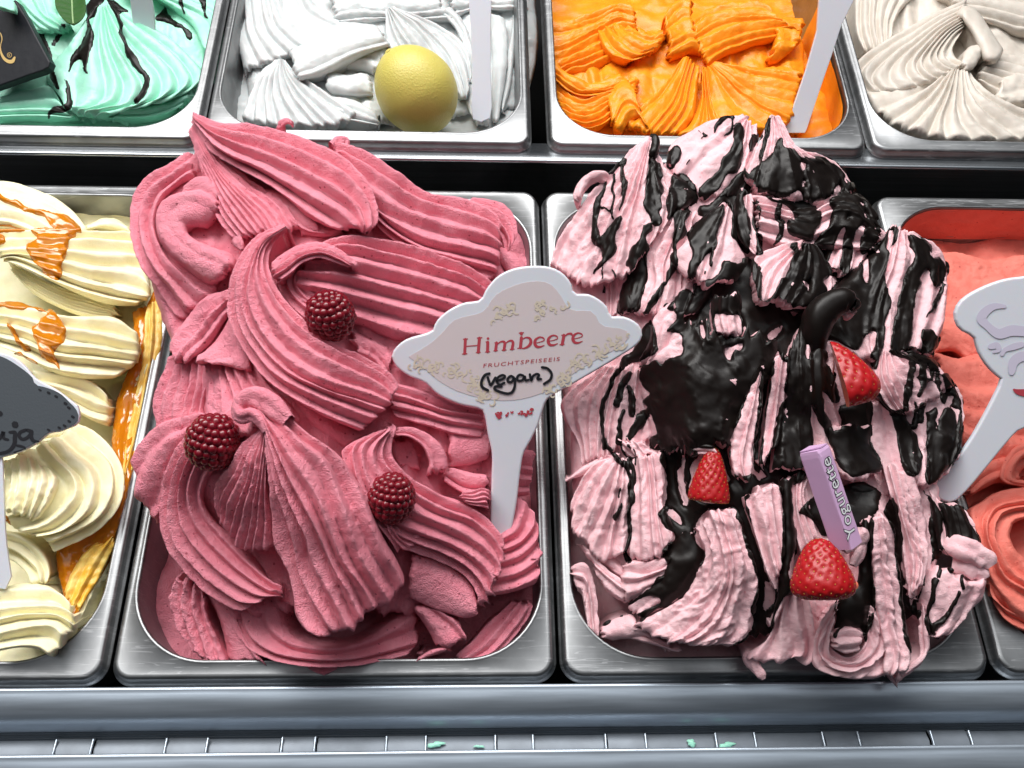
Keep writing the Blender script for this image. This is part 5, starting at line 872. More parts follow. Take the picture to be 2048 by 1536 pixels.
cf('G3', [(1680, 330), (1720, 270), (1790, 260)], [(1710, 420), (1760, 400), (1800, 330)], nr=1, amp=1, lift=14, dome=4, rough=1.6)
cf('G3', [(1615, 396), (1480, 475), (1300, 535), (1130, 560)], [(1630, 398), (1500, 540), (1380, 640), (1280, 705)], [(1640, 400), (1560, 560), (1490, 680), (1420, 765)], [(1660, 402), (1620, 580), (1600, 700), (1620, 805)], [(1690, 406), (1690, 580), (1740, 700), (1860, 808)], [(1712, 412), (1760, 560), (1880, 670), (2080, 800)], [(1730, 424), (1830, 540), (1960, 620), (2140, 680)], nr=10, amp=3.4, lift=10, dome=9, er=5, ends=(0, 1))
place(ct, (REAR[3][0] + 125, YR + 180, ZR - 100))
# ------------------------------------------------------------------ plastic name signs and sticks
CROP.update(H1=(900, 640, 6.827), L3=(0, 680, 6.4), M1=(0, 0, 7.68), Y1=(1580, 860, 6.4), Q1=(1860, 530, 4.654))
class Plane:
    """a tilted plane in the scene: through two points given as (pixel, height) and level across"""
    def __init__(s, pa, za, pb, zb, roll=0.0):
        a, b = at_z(np.array(pa, float), za), at_z(np.array(pb, float), zb); s.p = a
        u = (b - a) / np.linalg.norm(b - a); x = RM[:, 0] * math.cos(roll) + RM[:, 2] * math.sin(roll); x = x - (x @ u) * u; x /= np.linalg.norm(x)
        n = np.cross(x, u); s.n = n if n @ (CAM - a) > 0 else -n
    def __call__(s, px, off=0.0): return on_plane(np.asarray(px, float)[..., :2], s.p + s.n * off, s.n)
def smoothloop(pts, k=6): p = np.asarray(pts, float); return crom(np.vstack([p, p[:1]]), k * len(p))[:-1]
INK = [0]
def ribbon(pl, crop, pts, w, off=.3, k=7):
    """flat stroke on a plane -> verts, quads"""
    ox, oy, sc = CROP[crop] if isinstance(crop, str) else crop
    q = T(crop, pts)[0][:, :2]; w = np.broadcast_to(np.asarray(w, float), (len(q),)) / sc / 2
    c = crom(np.c_[q, w], k * len(q)) if len(q) > 2 else crom(np.c_[q, w], 4); p, r = c[:, :2], c[:, 2]
    t = np.gradient(p, axis=0); t /= np.maximum(np.linalg.norm(t, axis=1)[:, None], 1e-6); n = np.stack([-t[:, 1], t[:, 0]], 1)
    # round the two ends
    p = np.vstack([p[0] - t[0] * r[0] * .8, p, p[-1] + t[-1] * r[-1] * .8]); n = np.vstack([n[:1], n, n[-1:]]); r = np.r_[r[0] * .45, r, r[-1] * .45]
    INK[0] = (INK[0] + 1) % 400; o = off + INK[0] * .0006
    V = np.vstack([pl(p + n * r[:, None], o), pl(p - n * r[:, None], o)]); m = len(p)
    return V, [(i, i + 1, m + i + 1, m + i) for i in range(m - 1)]
def print_on(name, pl, crop, strokes, mat, parent, off=.3):
    Vs, Fs, n = [], [], 0
    for pts, w in strokes:
        V, F = ribbon(pl, crop, pts, w, off); Vs.append(V); Fs += [tuple(i + n for i in f) for f in F]; n += len(V)
    return link(name, np.vstack(Vs), Fs, mat, parent, smooth=False)
def text_mesh(body, spacing=1.0, offset=0.0):
    c = bpy.data.curves.new('lettering', 'FONT'); c.body = body; c.space_character = spacing; c.offset = offset; c.resolution_u = 3
    o = bpy.data.objects.new('lettering', c); COL.objects.link(o); dg = bpy.context.evaluated_depsgraph_get(); me = o.evaluated_get(dg).to_mesh()
    V = np.array([v.co[:2] for v in me.vertices]); F = [tuple(p.vertices) for p in me.polygons]
    o.evaluated_get(dg).to_mesh_clear(); bpy.data.objects.remove(o); bpy.data.curves.remove(c)
    return V, F
def scroll(pl, crop, path, wid, mat, parent, seed, n=34):
    """leafy scroll ornament: little curls strewn along a path"""
    rg = random.Random(seed); c = crom(T(crop, path)[0][:, :2], 60); st_ = []
    sc = (CROP[crop])[2]; wid = wid / sc
    for k in range(n):
        p = c[rg.randrange(60)]; a0 = rg.uniform(0, 6.28); r0 = rg.uniform(.16, .42) * wid; ce = p + np.array([rg.uniform(-.4, .4), rg.uniform(-.4, .4)]) * wid
        st_.append(([tuple(ce + r0 * (1 - .16 * j) * np.array([math.cos(a0 + j * .85), math.sin(a0 + j * .85)])) for j in range(5)], [2.6, 3.6, 3.2, 2.4, 1.2]))
    return print_on('scroll_print', pl, 'PX', st_, mat, parent, .25)

# --- raspberry sign
sg = thing('name_sign', 'white scalloped plastic sign reading Himbeere stuck in the raspberry gelato', 'sign', 'plastic name signs')
pl = Plane((1012, 1080), 14, (1033, 675), 84)
out = T('A', [(212, 930), (228, 890), (290, 840), (415, 800), (440, 750), (500, 695), (580, 655), (665, 640), (700, 580), (760, 515), (840, 478), (930, 465), (1020, 470), (1085, 500), (1130, 550), (1150, 605), (1220, 610), (1280, 640), (1320, 680), (1335, 722), (1400, 725), (1450, 745), (1485, 775), (1498, 820), (1470, 870), (1380, 930), (1280, 990), (1160, 1060), (1070, 1110), (1010, 1150),
      (985, 1210), (960, 1290), (920, 1370), (888, 1430), (870, 1536), (850, 1700), (812, 1868), (770, 1868), (722, 1830), (724, 1560), (726, 1430), (705, 1330), (690, 1240), (668, 1200), (560, 1175), (450, 1125), (385, 1065), (300, 1030), (235, 980)])[0]
loop = pl(smoothloop(out[:, :2], 3)); extrude('plate', loop, -pl.n * 3.2, M['plastic'], sg, bevel=1.3)
ins = T('A', [(300, 930), (400, 870), (470, 810), (540, 740), (680, 700), (740, 620), (830, 570), (930, 545), (1020, 555), (1080, 620), (1130, 690), (1240, 700), (1290, 770), (1400, 790), (1430, 830), (1360, 890), (1200, 980), (1080, 1060), (1000, 1110), (860, 1150), (720, 1150), (560, 1110), (450, 1050), (380, 990)])[0]
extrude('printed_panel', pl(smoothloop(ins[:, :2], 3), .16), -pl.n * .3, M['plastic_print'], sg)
def sh(s, dx, dy): return [([(x + dx, y + dy) for x, y in p], w) for p, w in s]
e_ = [([(1172, 312), (1230, 300), (1283, 278), (1275, 246), (1222, 234), (1170, 268), (1158, 318), (1182, 360), (1232, 366), (1288, 344)], [10, 12, 14, 20, 22, 34, 42, 38, 26, 10])]
him = [([(210, 262), (200, 460)], 40), ([(402, 244), (386, 442)], 42), ([(205, 360), (395, 345)], 14), ([(182, 262), (240, 258)], 15), ([(372, 246), (436, 240)], 15), ([(168, 464), (232, 460)], 14), ([(358, 444), (414, 440)], 14),
       ([(516, 300), (512, 434)], 42), ([(484, 436), (542, 432)], 14), ([(490, 300), (520, 298)], 14), ([(516, 252), (522, 252)], 36), ([(636, 308), (622, 416)], 40), ([(598, 420), (648, 416)], 14), ([(610, 312), (640, 306)], 14),
       ([(645, 330), (690, 298), (735, 296), (748, 330), (736, 410)], [14, 20, 32, 38, 38]), ([(710, 412), (766, 408)], 14), ([(755, 322), (800, 288), (845, 284), (860, 318), (846, 398)], [14, 20, 32, 38, 38]), ([(820, 402), (876, 396)], 14),
       ([(975, 238), (962, 378)], 42), ([(972, 178), (976, 196)], 40), ([(945, 178), (1004, 172)], 16), ([(985, 262), (1040, 238), (1088, 252), (1104, 300), (1076, 352), (1010, 386), (955, 376)], [14, 20, 34, 42, 36, 20, 14]), ([(922, 388), (950, 382)], 12)]
him += e_ + sh(e_, 182, -24) + [([(1556, 205), (1532, 334)], 42), ([(1500, 336), (1560, 330)], 14), ([(1524, 208), (1556, 202)], 14), ([(1562, 228), (1604, 192), (1650, 186), (1664, 200)], [14, 24, 30, 30])] + sh(e_, 520, -56)
print_on('lettering', pl, 'H1', him, M['red_ink'], sg, .3)
V, F = text_mesh('FRUCHTSPEISEEIS', 1.22); V = V / V[:, 0].max(); hgt = V[:, 1].max()
tx = np.array([445, 650]) + V[:, :1] * np.array([1050, -95]) + (V[:, 1:] / hgt) * np.array([8, -52]); link('lettering', pl(tx / 6.827 + np.array([900, 640]), .32), F, M['red_ink'], sg, smooth=False)
veg = [([(540, 730), (475, 755), (430, 840), (442, 915), (520, 962)], 38), ([(515, 782), (530, 830), (556, 888), (592, 835), (622, 785)], 36), ([(640, 832), (715, 806), (752, 772), (715, 752), (655, 785), (640, 845), (682, 882), (745, 856)], 34),
       ([(872, 786), (832, 766), (792, 796), (790, 838), (838, 846), (880, 796), (884, 900), (852, 978), (792, 1004), (700, 986), (612, 946), (622, 908), (704, 906)], 36), ([(1000, 758), (950, 748), (914, 788), (930, 826), (988, 820), (1020, 768), (1032, 822), (1072, 818)], 34), ([(1090, 740), (1108, 826), (1132, 768), (1180, 738), (1216, 752), (1192, 802), (1246, 806)], 34), ([(1254, 645), (1330, 662), (1386, 730), (1368, 812), (1282, 874)], 36)]
print_on('handwriting', pl, 'H1', veg, M['black_ink'], sg, .62)
scroll(pl, 'A', [(330, 950), (420, 990), (540, 1000), (630, 1050), (690, 1130), (730, 1140)], 70, M['gold_ink'], sg, 1, 60); scroll(pl, 'A', [(1400, 840), (1320, 890), (1200, 945), (1130, 990), (1080, 1050), (1000, 1110)], 70, M['gold_ink'], sg, 2, 60)
scroll(pl, 'A', [(730, 740), (790, 690), (870, 665)], 55, M['gold_ink'], sg, 3, 22); scroll(pl, 'A', [(950, 725), (1000, 665), (1090, 690)], 55, M['gold_ink'], sg, 4, 22)
scroll(pl, 'H1', [(640, 1300), (740, 1290), (830, 1260)], 60, M['red_ink'], sg, 5, 16); scroll(pl, 'H1', [(930, 1250), (1020, 1290), (1130, 1230)], 60, M['red_ink'], sg, 6, 16)
place(sg, at_z(np.array([1012., 1080.]), 10))

# --- right sign, cut by the picture edge
s2 = thing('name_sign', 'bluish white plastic sign with mauve scrolls beside the salmon red gelato', 'sign', 'plastic name signs')
p2 = Plane((1885, 990), 30, (2090, 640), 96, roll=.12)
out = T('Q1', [(1500, 60), (1100, 70), (875, 105), (720, 125), (560, 175), (400, 250), (290, 330), (238, 420), (235, 500), (270, 580), (340, 635), (410, 665), (450, 800), (520, 920), (600, 1010), (665, 1060), (630, 1160), (560, 1300), (480, 1450), (380, 1620), (240, 1820), (80, 2000), (10, 2100), (60, 2160), (200, 2215), (330, 2120), (520, 1900), (700, 1680), (830, 1540), (960, 1490), (1120, 1250), (1220, 1130), (1500, 1050)])[0]
extrude('plate', p2(smoothloop(out[:, :2], 3)), -p2.n * 3.2, M['plastic'], s2, bevel=1.4)
mau = [([(700, 385), (600, 385), (520, 430), (480, 500), (540, 570), (640, 640), (760, 610), (900, 620)], [30, 60, 80, 90, 70, 90, 100, 90]), ([(560, 760), (620, 750), (640, 790), (590, 810)], [50, 60, 40, 20]), ([(670, 830), (700, 790), (780, 760), (860, 740)], [40, 40, 60, 50]), ([(760, 1000), (780, 900), (860, 850), (940, 880), (960, 990)], [60, 90, 90, 80, 60])]
print_on('scroll_print', p2, 'Q1', mau, M['mauve_ink'], s2); print_on('red_print', p2, 'Q1', [([(780, 1160), (820, 1180), (900, 1190), (960, 1180)], [20, 50, 70, 50])], M['red_ink'], s2)
place(s2, at_z(np.array([1885., 990.]), 26))

# --- left sign, grey with handwriting
M['slate'] = gloss_mat('grey_paper', (.062, .072, .083), .55, .3, bump=.1, bscale=900)
s3 = thing('name_sign', 'dark grey hand lettered sign with dotted edge over the pale yellow gelato', 'sign', 'plastic name signs')
p3 = Plane((10, 1170), 20, (30, 800), 62, roll=-.1)
bk = T('L3', [(-500, 60), (-200, 110), (0, 165), (120, 195), (250, 270), (350, 370), (430, 470), (540, 540), (680, 610), (800, 690), (900, 770), (990, 840), (1012, 930), (1010, 1030), (960, 1095), (870, 1130), (740, 1180), (630, 1190), (500, 1300), (320, 1405), (160, 1465), (0, 1505), (-250, 1530), (-500, 1500)])[0]
extrude('plate', p3(smoothloop(bk[:, :2], 3)), -p3.n * 2.6, M['plastic'], s3, bevel=.8)
fr = T('L3', [(-500, 110), (-200, 150), (0, 205), (120, 260), (250, 345), (350, 420), (420, 490), (450, 570), (560, 600), (680, 640), (790, 700), (880, 790), (960, 870), (1000, 950), (995, 1030), (945, 1085), (860, 1120), (740, 1165), (630, 1175), (500, 1285), (320, 1390), (160, 1450), (0, 1490), (-250, 1515), (-500, 1490)])[0]
extrude('paper_face', p3(smoothloop(fr[:, :2], 3), .25), -p3.n * .4, M['slate'], s3)
uja = [([(-70, 1190), (-60, 1260), (-10, 1262), (40, 1190), (40, 1180), (50, 1255), (105, 1275)], [40, 44, 44, 50, 50, 40, 28]), ([(120, 1180), (190, 1185), (190, 1250), (180, 1340), (110, 1420), (0, 1450), (-80, 1450)], [30, 50, 56, 54, 44, 36, 30]), ([(215, 1350), (270, 1360), (320, 1375)], [30, 34, 20]), ([(185, 1075), (200, 1090)], 84),
       ([(330, 1150), (260, 1180), (245, 1230), (290, 1270), (360, 1240), (400, 1180), (345, 1150)], [40, 44, 46, 40, 44, 52, 40]), ([(405, 1170), (400, 1240), (430, 1290), (500, 1300)], [50, 50, 44, 20]), ([(-40, 930), (5, 945)], 70), ([(330, 1390), (180, 1440)], [10, 24])]
dots = [((510, 638), 22), ((622, 675), 30), ((718, 722), 30), ((838, 812), 34), ((880, 866), 30), ((932, 982), 30), ((886, 1040), 28), ((826, 1096), 28), ((758, 1122), 26), ((622, 1150), 26)]
print_on('handwriting', p3, 'L3', uja, M['black_ink'], s3, .3); print_on('edge_dots', p3, 'L3', [([(x - 12, y - 6), (x + 12, y + 7)], w) for (x, y), w in dots], M['black_ink'], s3, .3)
stm = T('PX', [(-14, 880), (2, 890), (10, 1060), (18, 1130), (22, 1172), (-4, 1176), (-18, 1150)])[0]
extrude('stem', p3(smoothloop(stm[:, :2], 3), -1.4), -p3.n * 1.8, M['plastic'], s3)
place(s3, at_z(np.array([10., 1170.]), 16))

# --- bare sticks in the back row
def stick(label, pa, za, pb, zb, outline, roll=0):
    t = thing('plastic_stick', label, 'stick', 'plastic sticks'); p = Plane(pa, za, pb, zb, roll); o = np.asarray(outline, float)
    extrude('blade', p(crom(np.vstack([o, o[:1]]), 1) if False else o), -p.n * 2.6, M['plastic'], t, bevel=.5); place(t, at_z(np.array(pa, float), za - 4)); return t
stick('white plastic stick standing in the white lemon gelato', (965, 230), -10, (960, 0), 44, [(934, -60), (937, 0), (942, 60), (944, 140), (943, 215), (946, 238), (962, 244), (980, 236), (984, 214), (981, 140), (981, 60), (983, 0), (984, -60)])
stick('white plastic stick leaning in the orange gelato', (1590, 262), -8, (1670, 0), 60, [(1632, -60), (1638, 0), (1634, 62), (1612, 140), (1588, 210), (1570, 258), (1572, 266), (1610, 266), (1614, 258), (1640, 180), (1664, 110), (1684, 48), (1708, 0), (1736, -60)])
stick('short white plastic stick standing in the mint gelato', (288, 56), 8, (280, -20), 34, [(254, -60), (260, 0), (265, 46), (275, 52), (310, 60), (308, 30), (303, 0), (298, -60)])

# ------------------------------------------------------------------ raspberries
M['rberry'] = gloss_mat('raspberry_skin', (.17, .004, .012), .25, .45, sss=.3, coat=.15, bump=.08, bscale=900)
M['rcore'] = gloss_mat('raspberry_core', (.10, .004, .01), .4, .4)
bm = bmesh.new(); bmesh.ops.create_icosphere(bm, subdivisions=2, radius=1.0); drup = bpy.data.meshes.new('drupelet'); bm.to_mesh(drup); bm.free()
for p_ in drup.polygons: p_.use_smooth = True
drup.materials.append(M['rberry'])
def cam_frame(px, z):
    c = at_z(np.array(px, float), z); d = CAM - c; L_ = np.linalg.norm(d); ez = d / L_
    ex = RM[:, 0] - (RM[:, 0] @ ez) * ez; ex /= np.linalg.norm(ex); ey = np.cross(ez, ex); return c, ex, ey, ez, (-(c - CAM) @ RM[:, 2]) / FPX * -1 if False else abs((c - CAM) @ RM[:, 2]) / FPX
def raspberry(px, z, rpx, tilt, label, long=1.12, seed=0):
    c, ex, ey, ez, mpp = cam_frame(px, z); R_ = rpx * mpp; rg = random.Random(seed)
    ax = ey * math.cos(tilt[0]) + ex * math.sin(tilt[0]); ax = ax * math.cos(tilt[1]) + ez * math.sin(tilt[1])     # axis of the berry
    e1 = np.cross(ax, ez if abs(ax @ ez) < .95 else ex); e1 /= np.linalg.norm(e1); e2 = np.cross(ax, e1)
    t = thing('raspberry', label, 'raspberry', 'raspberries on the pink gelato')
    n, m = 20, 12; th = np.linspace(0, math.pi, m); ph = np.linspace(0, 2 * math.pi, n, endpoint=False)
    V = [c + .93 * R_ * (math.sin(a) * (math.cos(b) * e1 + math.sin(b) * e2) + long * math.cos(a) * ax) for b in ph for a in th]
    link('core', V, quads(m, n, wrap=True), M['rcore'], t)
    rows = 10
    for k in range(rows + 1):
        a = math.pi * (k + .15) / (rows + .6); rr = math.sin(a); cnt = max(1, int(round(2 * math.pi * rr * R_ * .86 / (R_ * .29))))
        for j in range(cnt):
            b = 2 * math.pi * (j + .5 * (k % 2)) / cnt + rg.uniform(-.05, .05); nrm = math.sin(a) * (math.cos(b) * e1 + math.sin(b) * e2) + long * math.cos(a) * ax
            o = bpy.data.objects.new('drupelet', drup); COL.objects.link(o); o.parent = t
            s = R_ * .20 * rg.uniform(.88, 1.14); o.scale = (s * MM,) * 3; o.location = [float(q) * MM for q in (c + R_ * .845 * rg.uniform(.975, 1.02) * nrm)]
    place(t, c - R_ * np.array([0, 0, 1.0])); return t
HRl = lambda x, y: float(HR(np.array([x, y], float)))
raspberry((660, 632), HRl(660, 632) + 19, 50, (-.2, .5), 'dark red raspberry resting in the ridges of the middle swath', 1.05, 1)
raspberry((425, 884), HRl(425, 884) + 19, 53, (.15, .35), 'dark red raspberry beside the curled tip of the front cone', 1.12, 2)
raspberry((783, 997), HRl(783, 997) + 22, 47, (.12, .4), 'bright red raspberry above the torn edge of the lower right swath', 1.14, 3)

# ------------------------------------------------------------------ strawberries
M['sberry'] = gloss_mat('strawberry_skin', (.40, .007, .010), .36, .4, sss=.2, coat=.05)
nt = M['sberry'].node_tree
M['sseed'] = gloss_mat('strawberry_seed', (.62, .40, .07), .35, .5)
M['sflesh'] = gloss_mat('strawberry_flesh', (.78, .20, .13), .3, .5, sss=.3)
def strawberry(px, z, hpx, wpx, ang, label, prof, half=None, dep=.8, seed=0, nseed=150):
    """lathe about the berry's axis (up the picture turned by ang); half = (phi0, phi1) keeps a slice"""
    c, ex, ey, ez, mpp = cam_frame(px, z); H_, W_ = hpx * mpp, wpx * mpp
    ax = ey * math.cos(ang) + ex * math.sin(ang); sd = ex * math.cos(ang) - ey * math.sin(ang); ax = ax * .94 + ez * .34 * 0; ax /= np.linalg.norm(ax)
    t = thing('strawberry', label, 'strawberry', 'strawberries on the pale pink gelato')
    pr = crom(np.array(prof, float), 60); f0, f1 = half or (-math.pi, math.pi); nn = 84
    ph = np.linspace(f0, f1, nn); rg = np.random.RandomState(seed)
    def pos(r, y, p, k=1.0): return c + (r * W_ * .5 * k)[..., None] * (np.cos(p)[..., None] * sd + dep * np.sin(p)[..., None] * ez) + ((y - .5) * H_)[..., None] * ax
    Rr, Pp = np.meshgrid(pr[:, 0], ph); Yy = np.meshgrid(pr[:, 1], ph)[0]
    base_ = pos(Rr, Yy, Pp); cc = c
    sy = (np.arange(nseed) + .5) / nseed; iy = np.clip(np.searchsorted(np.cumsum(pr[:, 0] + .05) / np.sum(pr[:, 0] + .05), sy), 2, 57); sp_ = (f0 + ((np.arange(nseed) * 2.39996) % (2 * math.pi)) / (2 * math.pi) * (f1 - f0))
    S = pos(pr[iy, 0], pr[iy, 1], sp_)
    D2 = ((base_.reshape(-1, 1, 3) - S[None]) ** 2).sum(-1); pit = np.exp(-D2 / (2 * .85 ** 2)).max(1).reshape(base_.shape[:2]); inn = cc - base_; inn /= np.linalg.norm(inn, axis=-1)[..., None]
    body = base_ + inn * (1.0 * pit)[..., None]
    link('flesh', body.reshape(-1, 3), quads(60, nn), M['sberry'], t)
    if half:
        loop_ = np.vstack([body[0], body[-1][::-1]]); cen = loop_.mean(0); k = len(loop_)
        link('cut_face', np.vstack([loop_, cen[None]]), [(i, (i + 1) % k, k) for i in range(k)], M['sflesh'], t, smooth=False)
    Vs, Fs = [], []
    oct_ = np.array([(1, 0, 0), (-1, 0, 0), (0, 1, 0), (0, -1, 0), (0, 0, 1), (0, 0, -1)], float); of_ = [(0, 2, 4), (2, 1, 4), (1, 3, 4), (3, 0, 4), (2, 0, 5), (1, 2, 5), (3, 1, 5), (0, 3, 5)]
    for q in S:
        i_ = (cc - q) / np.linalg.norm(cc - q); n0 = len(Vs); a2 = ax - (ax @ i_) * i_; a2 /= np.linalg.norm(a2); a3 = np.cross(i_, a2)
        Vs += [q + i_ * .38 + .32 * o[0] * a3 + .55 * o[1] * a2 + .22 * o[2] * i_ for o in oct_]; Fs += [tuple(n0 + j for j in f) for f in of_]
    tag(link('seeds', Vs, Fs, M['sseed'], t), kind='stuff')
    place(t, c - np.array([0, 0, W_ * .4])); return t
hs = lambda x, y: float(HS(np.array([x, y], float)))
heart = [(0.0, 1.0), (.16, .985), (.34, .93), (.55, .80), (.76, .60), (.93, .38), (1.0, .24), (.94, .10), (.70, .015), (.35, -.01), (0, -.01)]
b1 = strawberry((1643, 1137), hs(1643, 1137) + 30, 122, 127, -.02, 'whole red strawberry below the foot of the pink bar', heart, seed=1, nseed=210)
link('stem_scar', [at_z(np.array([1712.0 + 5 * math.cos(a), 1171.0 + 8 * math.sin(a)]), hs(1643, 1137) + 30 + d) for d in (0, 2) for a in np.linspace(0, 6.28, 8, endpoint=False)], [tuple(range(8, 16))] + [(i, (i + 1) % 8, 8 + (i + 1) % 8, 8 + i) for i in range(8)], M['sflesh'], None)
bpy.data.objects['stem_scar'].parent = b1; bpy.data.objects['stem_scar'].location = -b1.location
strawberry((1422, 948), hs(1415, 950) + 16, 112, 82, .12, 'red strawberry wedge tucked under a fold of pink gelato', [(0.0, 1.0), (.2, .96), (.42, .84), (.66, .62), (.86, .38), (1.0, .14), (.98, .02), (.6, -.01), (0, -.01)], half=(-.35, math.pi + .1), seed=2, nseed=110)
strawberry((1676, 748), hs(1690, 750) + 20, 136, 146, -.24, 'red strawberry half with its flat cut side against the chocolate', [(0.0, 1.0), (.18, .95), (.42, .82), (.72, .60), (.94, .38), (1.0, .24), (.92, .10), (.62, .01), (0, 0)], half=(-math.pi / 2, math.pi / 2 - .12), seed=3, nseed=90)

# ------------------------------------------------------------------ lemon
M['lemon'] = gloss_mat('lemon_peel', (.62, .535, .125), .38, .45, bump=.45, bscale=750, sss=.1)
c, ex, ey, ez, mpp = cam_frame((832, 180), 6)
lt = thing('lemon', 'whole yellow lemon half sunk in the white gelato', 'lemon')
a_l = -.62; axl = ey * math.cos(a_l) + ex * math.sin(a_l); axl = axl + ez * .15; axl /= np.linalg.norm(axl); e1 = np.cross(axl, ez); e1 /= np.linalg.norm(e1); e2 = np.cross(axl, e1)
pr = crom(np.array([(0, 1.03), (.06, 1.03), (.10, 1.0), (.22, .975), (.45, .88), (.70, .69), (.90, .40), (1.0, .05), (.97, -.25), (.84, -.55), (.60, -.80), (.34, -.94), (.15, -1.0), (0, -1.02)]), 60)
R_ = 80 * mpp; V = [c + R_ * (q[0] * (math.cos(b) * e1 + math.sin(b) * e2) + 1.13 * q[1] * axl) for b in np.linspace(0, 2 * math.pi, 56, endpoint=False) for q in pr]
link('peel', V, quads(60, 56, wrap=True), M['lemon'], lt)
M['stemend'] = gloss_mat('lemon_stem', (.20, .11, .05), .7, .2, bump=.5, bscale=900)
tp = c + R_ * 1.08 * 1.0 * axl; tp = tp + ez * 1.5; tube('stem_end', [tp - axl * 2.4, tp + axl * .4, tp + axl * 1.6], [3.6, 3.4, 1.8], M['stemend'], lt, n=9, m=6)
place(lt, c - np.array([0, 0, R_]))

# ------------------------------------------------------------------ pink wrapped bar
M['wrap'] = gloss_mat('pink_wrapper', (.66, .42, .66), .42, .4, bump=.12, bscale=120)
M['white_ink'] = gloss_mat('white_ink', (.80, .82, .84), .45, .3)
bt = thing('chocolate_bar', 'small pink wrapped bar lettered Yogurette standing in the chocolate', 'candy bar')
zt = hs(1630, 895) + 44; A_ = at_z(np.array([1628., 898.]), zt); B_ = at_z(np.array([1694., 1092.]), zt - 26)
ax = (A_ - B_) / np.linalg.norm(A_ - B_); v_ = CAM - (A_ + B_) / 2; v_ -= (v_ @ ax) * ax; v_ /= np.linalg.norm(v_); r_ = np.cross(ax, v_); r_ = r_ if r_ @ RM[:, 0] > 0 else -r_
phi = .62; n1 = v_ * math.cos(phi) + r_ * math.sin(phi) * -1; n2 = v_ * math.sin(phi) + r_ * math.cos(phi)      # normals of the left-front and the right face
w1, w2 = 12.6, 11.2; sec = []
for sx, sy, a0 in ((1, 1, 0), (-1, 1, 90), (-1, -1, 180), (1, -1, 270)):
    for k in range(4):
        a = math.radians(a0 + 30 * k); sec.append((sx * (w1 / 2 - 1.4) + 1.4 * math.cos(a), sy * (w2 / 2 - 1.4) + 1.4 * math.sin(a)))
sec = np.array(sec); m = len(sec); Ln = np.linalg.norm(A_ - B_)
rg = np.random.RandomState(4); rings = []
for tt, k in ((0, 1), (.25, 1), (.5, 1), (.75, 1), (.93, 1), (.975, .985), (1.0, .93)):
    rings.append(np.array([B_ + ax * Ln * tt + n2 * (k * s[0]) * 1.0 * (w2 / w1 if False else 1) + n1 * (k * s[1]) for s in sec]) + rg.uniform(-.12, .12, (m, 3)))
V = np.vstack(rings); F = [(i * m + j, i * m + (j + 1) % m, (i + 1) * m + (j + 1) % m, (i + 1) * m + j) for i in range(len(rings) - 1) for j in range(m)] + [tuple(range((len(rings) - 1) * m, len(rings) * m))]
bo = link('wrapper', V, F, M['wrap'], bt, smooth=False)
fl = B_ + ax * (Ln + .35)
def ends(a, b, o=0): return fl + n2 * a + n1 * b + ax * o
link('end_fold', [ends(-5.6, -4.9), ends(5.2, -4.9), ends(5.6, 1.5), ends(-5.6, 4.6), ends(-5.6, -4.9, .5), ends(5.2, -4.9, .5), ends(5.6, 1.5, .7), ends(-5.6, 4.6, .5)], [(4, 5, 6, 7), (0, 1, 5, 4), (1, 2, 6, 5), (2, 3, 7, 6), (3, 0, 4, 7)], M['wrap'], bt, smooth=False)
for off_, mat_, o_, nm in ((.035, M['black_ink'], .22, 'lettering_outline'), (0.0, M['white_ink'], .30, 'lettering')):
    V, F = text_mesh('Yogurette', 1.05, off_); V0, _ = text_mesh('Yogurette', 1.05, 0.0); sc_ = Ln * .80 / V0[:, 0].max(); V = V * sc_
    org = B_ + ax * Ln * .10 + n2 * (w1 / 2 + o_) + n1 * (-1.6)
    link(nm, org + V[:, :1] * ax + V[:, 1:] * n1 * 1.25, F, mat_, bt, smooth=False)
place(bt, B_)

# ------------------------------------------------------------------ black packet, mint leaf
M['packet'] = gloss_mat('black_foil', (.010, .011, .015), .5, .3, bump=.35, bscale=90)
M['gold'] = gloss_mat('gold_print', (.55, .38, .14), .3, .6)
kt = thing('mint_packet', 'small black paper packet with a gold swirl stuck in the mint gelato', 'packet')
pk = Plane((40, 160), 14, (20, 20), 34, roll=.15)
o = T('M1', [(-220, 260), (-60, 120), (100, 60), (225, -10), (260, 20), (420, 290), (560, 560), (700, 820), (770, 950), (740, 1030), (650, 1085), (420, 1160), (200, 1240), (0, 1312), (-220, 1390)])[0]
extrude('sleeve', pk(o[:, :2]), -pk.n * 7, M['packet'], kt, bevel=1.2)
print_on('swirl_print', pk, 'M1', [([(-40, 470), (10, 520), (30, 600), (10, 690), (10, 780), (50, 880), (120, 940), (190, 940), (225, 880)], [10, 18, 16, 12, 26, 40, 50, 56, 30])] + [([(145 + 34 * math.cos(a), 845 + 34 * math.sin(a)) for a in np.linspace(0, 6.28, 14)], 8)], M['gold'], kt, .25)
V, F = text_mesh('R'); V = V - V.mean(0); link('lettering', pk((np.array([145, 848]) + V * np.array([52, -52])) / 7.68, .27), F, M['gold'], kt, smooth=False)
place(kt, at_z(np.array([40., 150.]), 18))
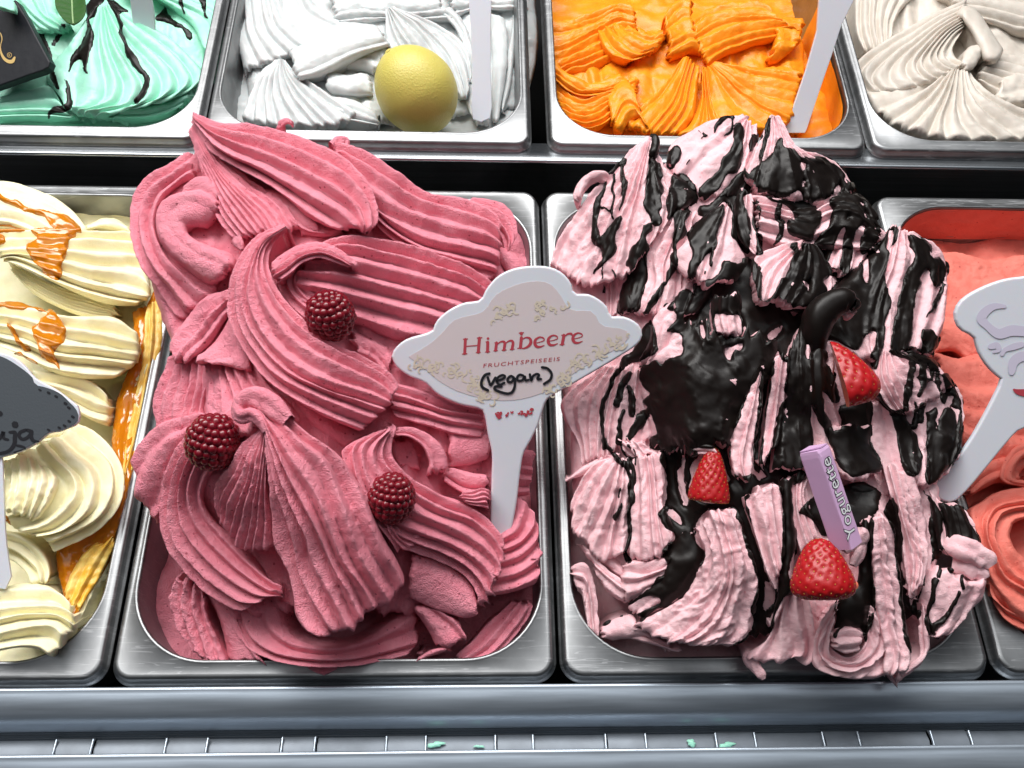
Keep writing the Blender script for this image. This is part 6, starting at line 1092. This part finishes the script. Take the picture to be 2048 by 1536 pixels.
M['leaf'] = gloss_mat('mint_leaf_green', (.022, .085, .012), .6, .25, bump=.3, bscale=260, sss=.1)
M['vein'] = gloss_mat('leaf_vein', (.28, .42, .20), .5, .3)
ml = thing('mint_leaf', 'single green mint leaf lying on the mint gelato', 'leaf')
g = T('M1', [(850, -160), (842, -40), (855, 110), (925, 240), (1020, 340), (1128, 388)], [(1100, -180), (1105, -40), (1110, 100), (1115, 220), (1122, 320), (1130, 390)], [(1250, -160), (1300, -40), (1318, 90), (1305, 220), (1235, 320), (1132, 388)])
rows = across(np.stack([crom(a, 30) for a in g]), 21); z0 = HM(rows[..., :2]) + 18
vv = np.linspace(-1, 1, 21)[:, None]; uu = np.linspace(0, 1, 30)[None]; z0 = z0 + 3.5 * np.abs(vv) ** 1.3 * (1 - uu) + .5 * np.abs(np.sin(uu * 22 + np.abs(vv) * 5)) * (np.abs(vv) < .97)
Pq = at_z(rows[..., :2], z0); V = np.vstack([Pq.reshape(-1, 3), (Pq - np.array([0, 0, .5])).reshape(-1, 3)]); F = np.vstack([quads(30, 21), quads(30, 21, 630)[:, ::-1]])
link('blade', V, F, M['leaf'], ml); mid = Pq[10]; tube('midrib', mid[::4] + np.array([0, 0, .2]), [.7] * len(mid[::4]), M['vein'], ml, n=6, m=24)
place(ml, Pq.reshape(-1, 3).mean(0))
ck = thing('mint_chunk', 'pale mint chunk lying over the top edge of the black packet', 'gelato chunk')
fold(ck, M['mint'], T('M1', [(-60, -80), (80, -60), (200, -10), (245, 60)], [(-60, 40), (60, 90), (150, 130), (215, 150)], [(-60, 120), (40, 140), (120, 170), (190, 192)]), const(46), nr=1, amp=.6, dome=2, er=2, rough=.4, sk=6)
# green crumbs dropped on the slot tiles
for i, (q, rx, ry) in enumerate((((872, 1489), 4.6, 1.5), ((958, 1493), 2.6, .9), ((1383, 1486), 2.8, 1.8), ((1454, 1490), 4.4, 1.6))):
    tag(blob('mint_drop', q, -19.0, rx, ry, 1.4, M['mint'], i * 2.1), 'small smear of mint gelato dropped on a slot tile', 'drop', 'mint drops in the slot')
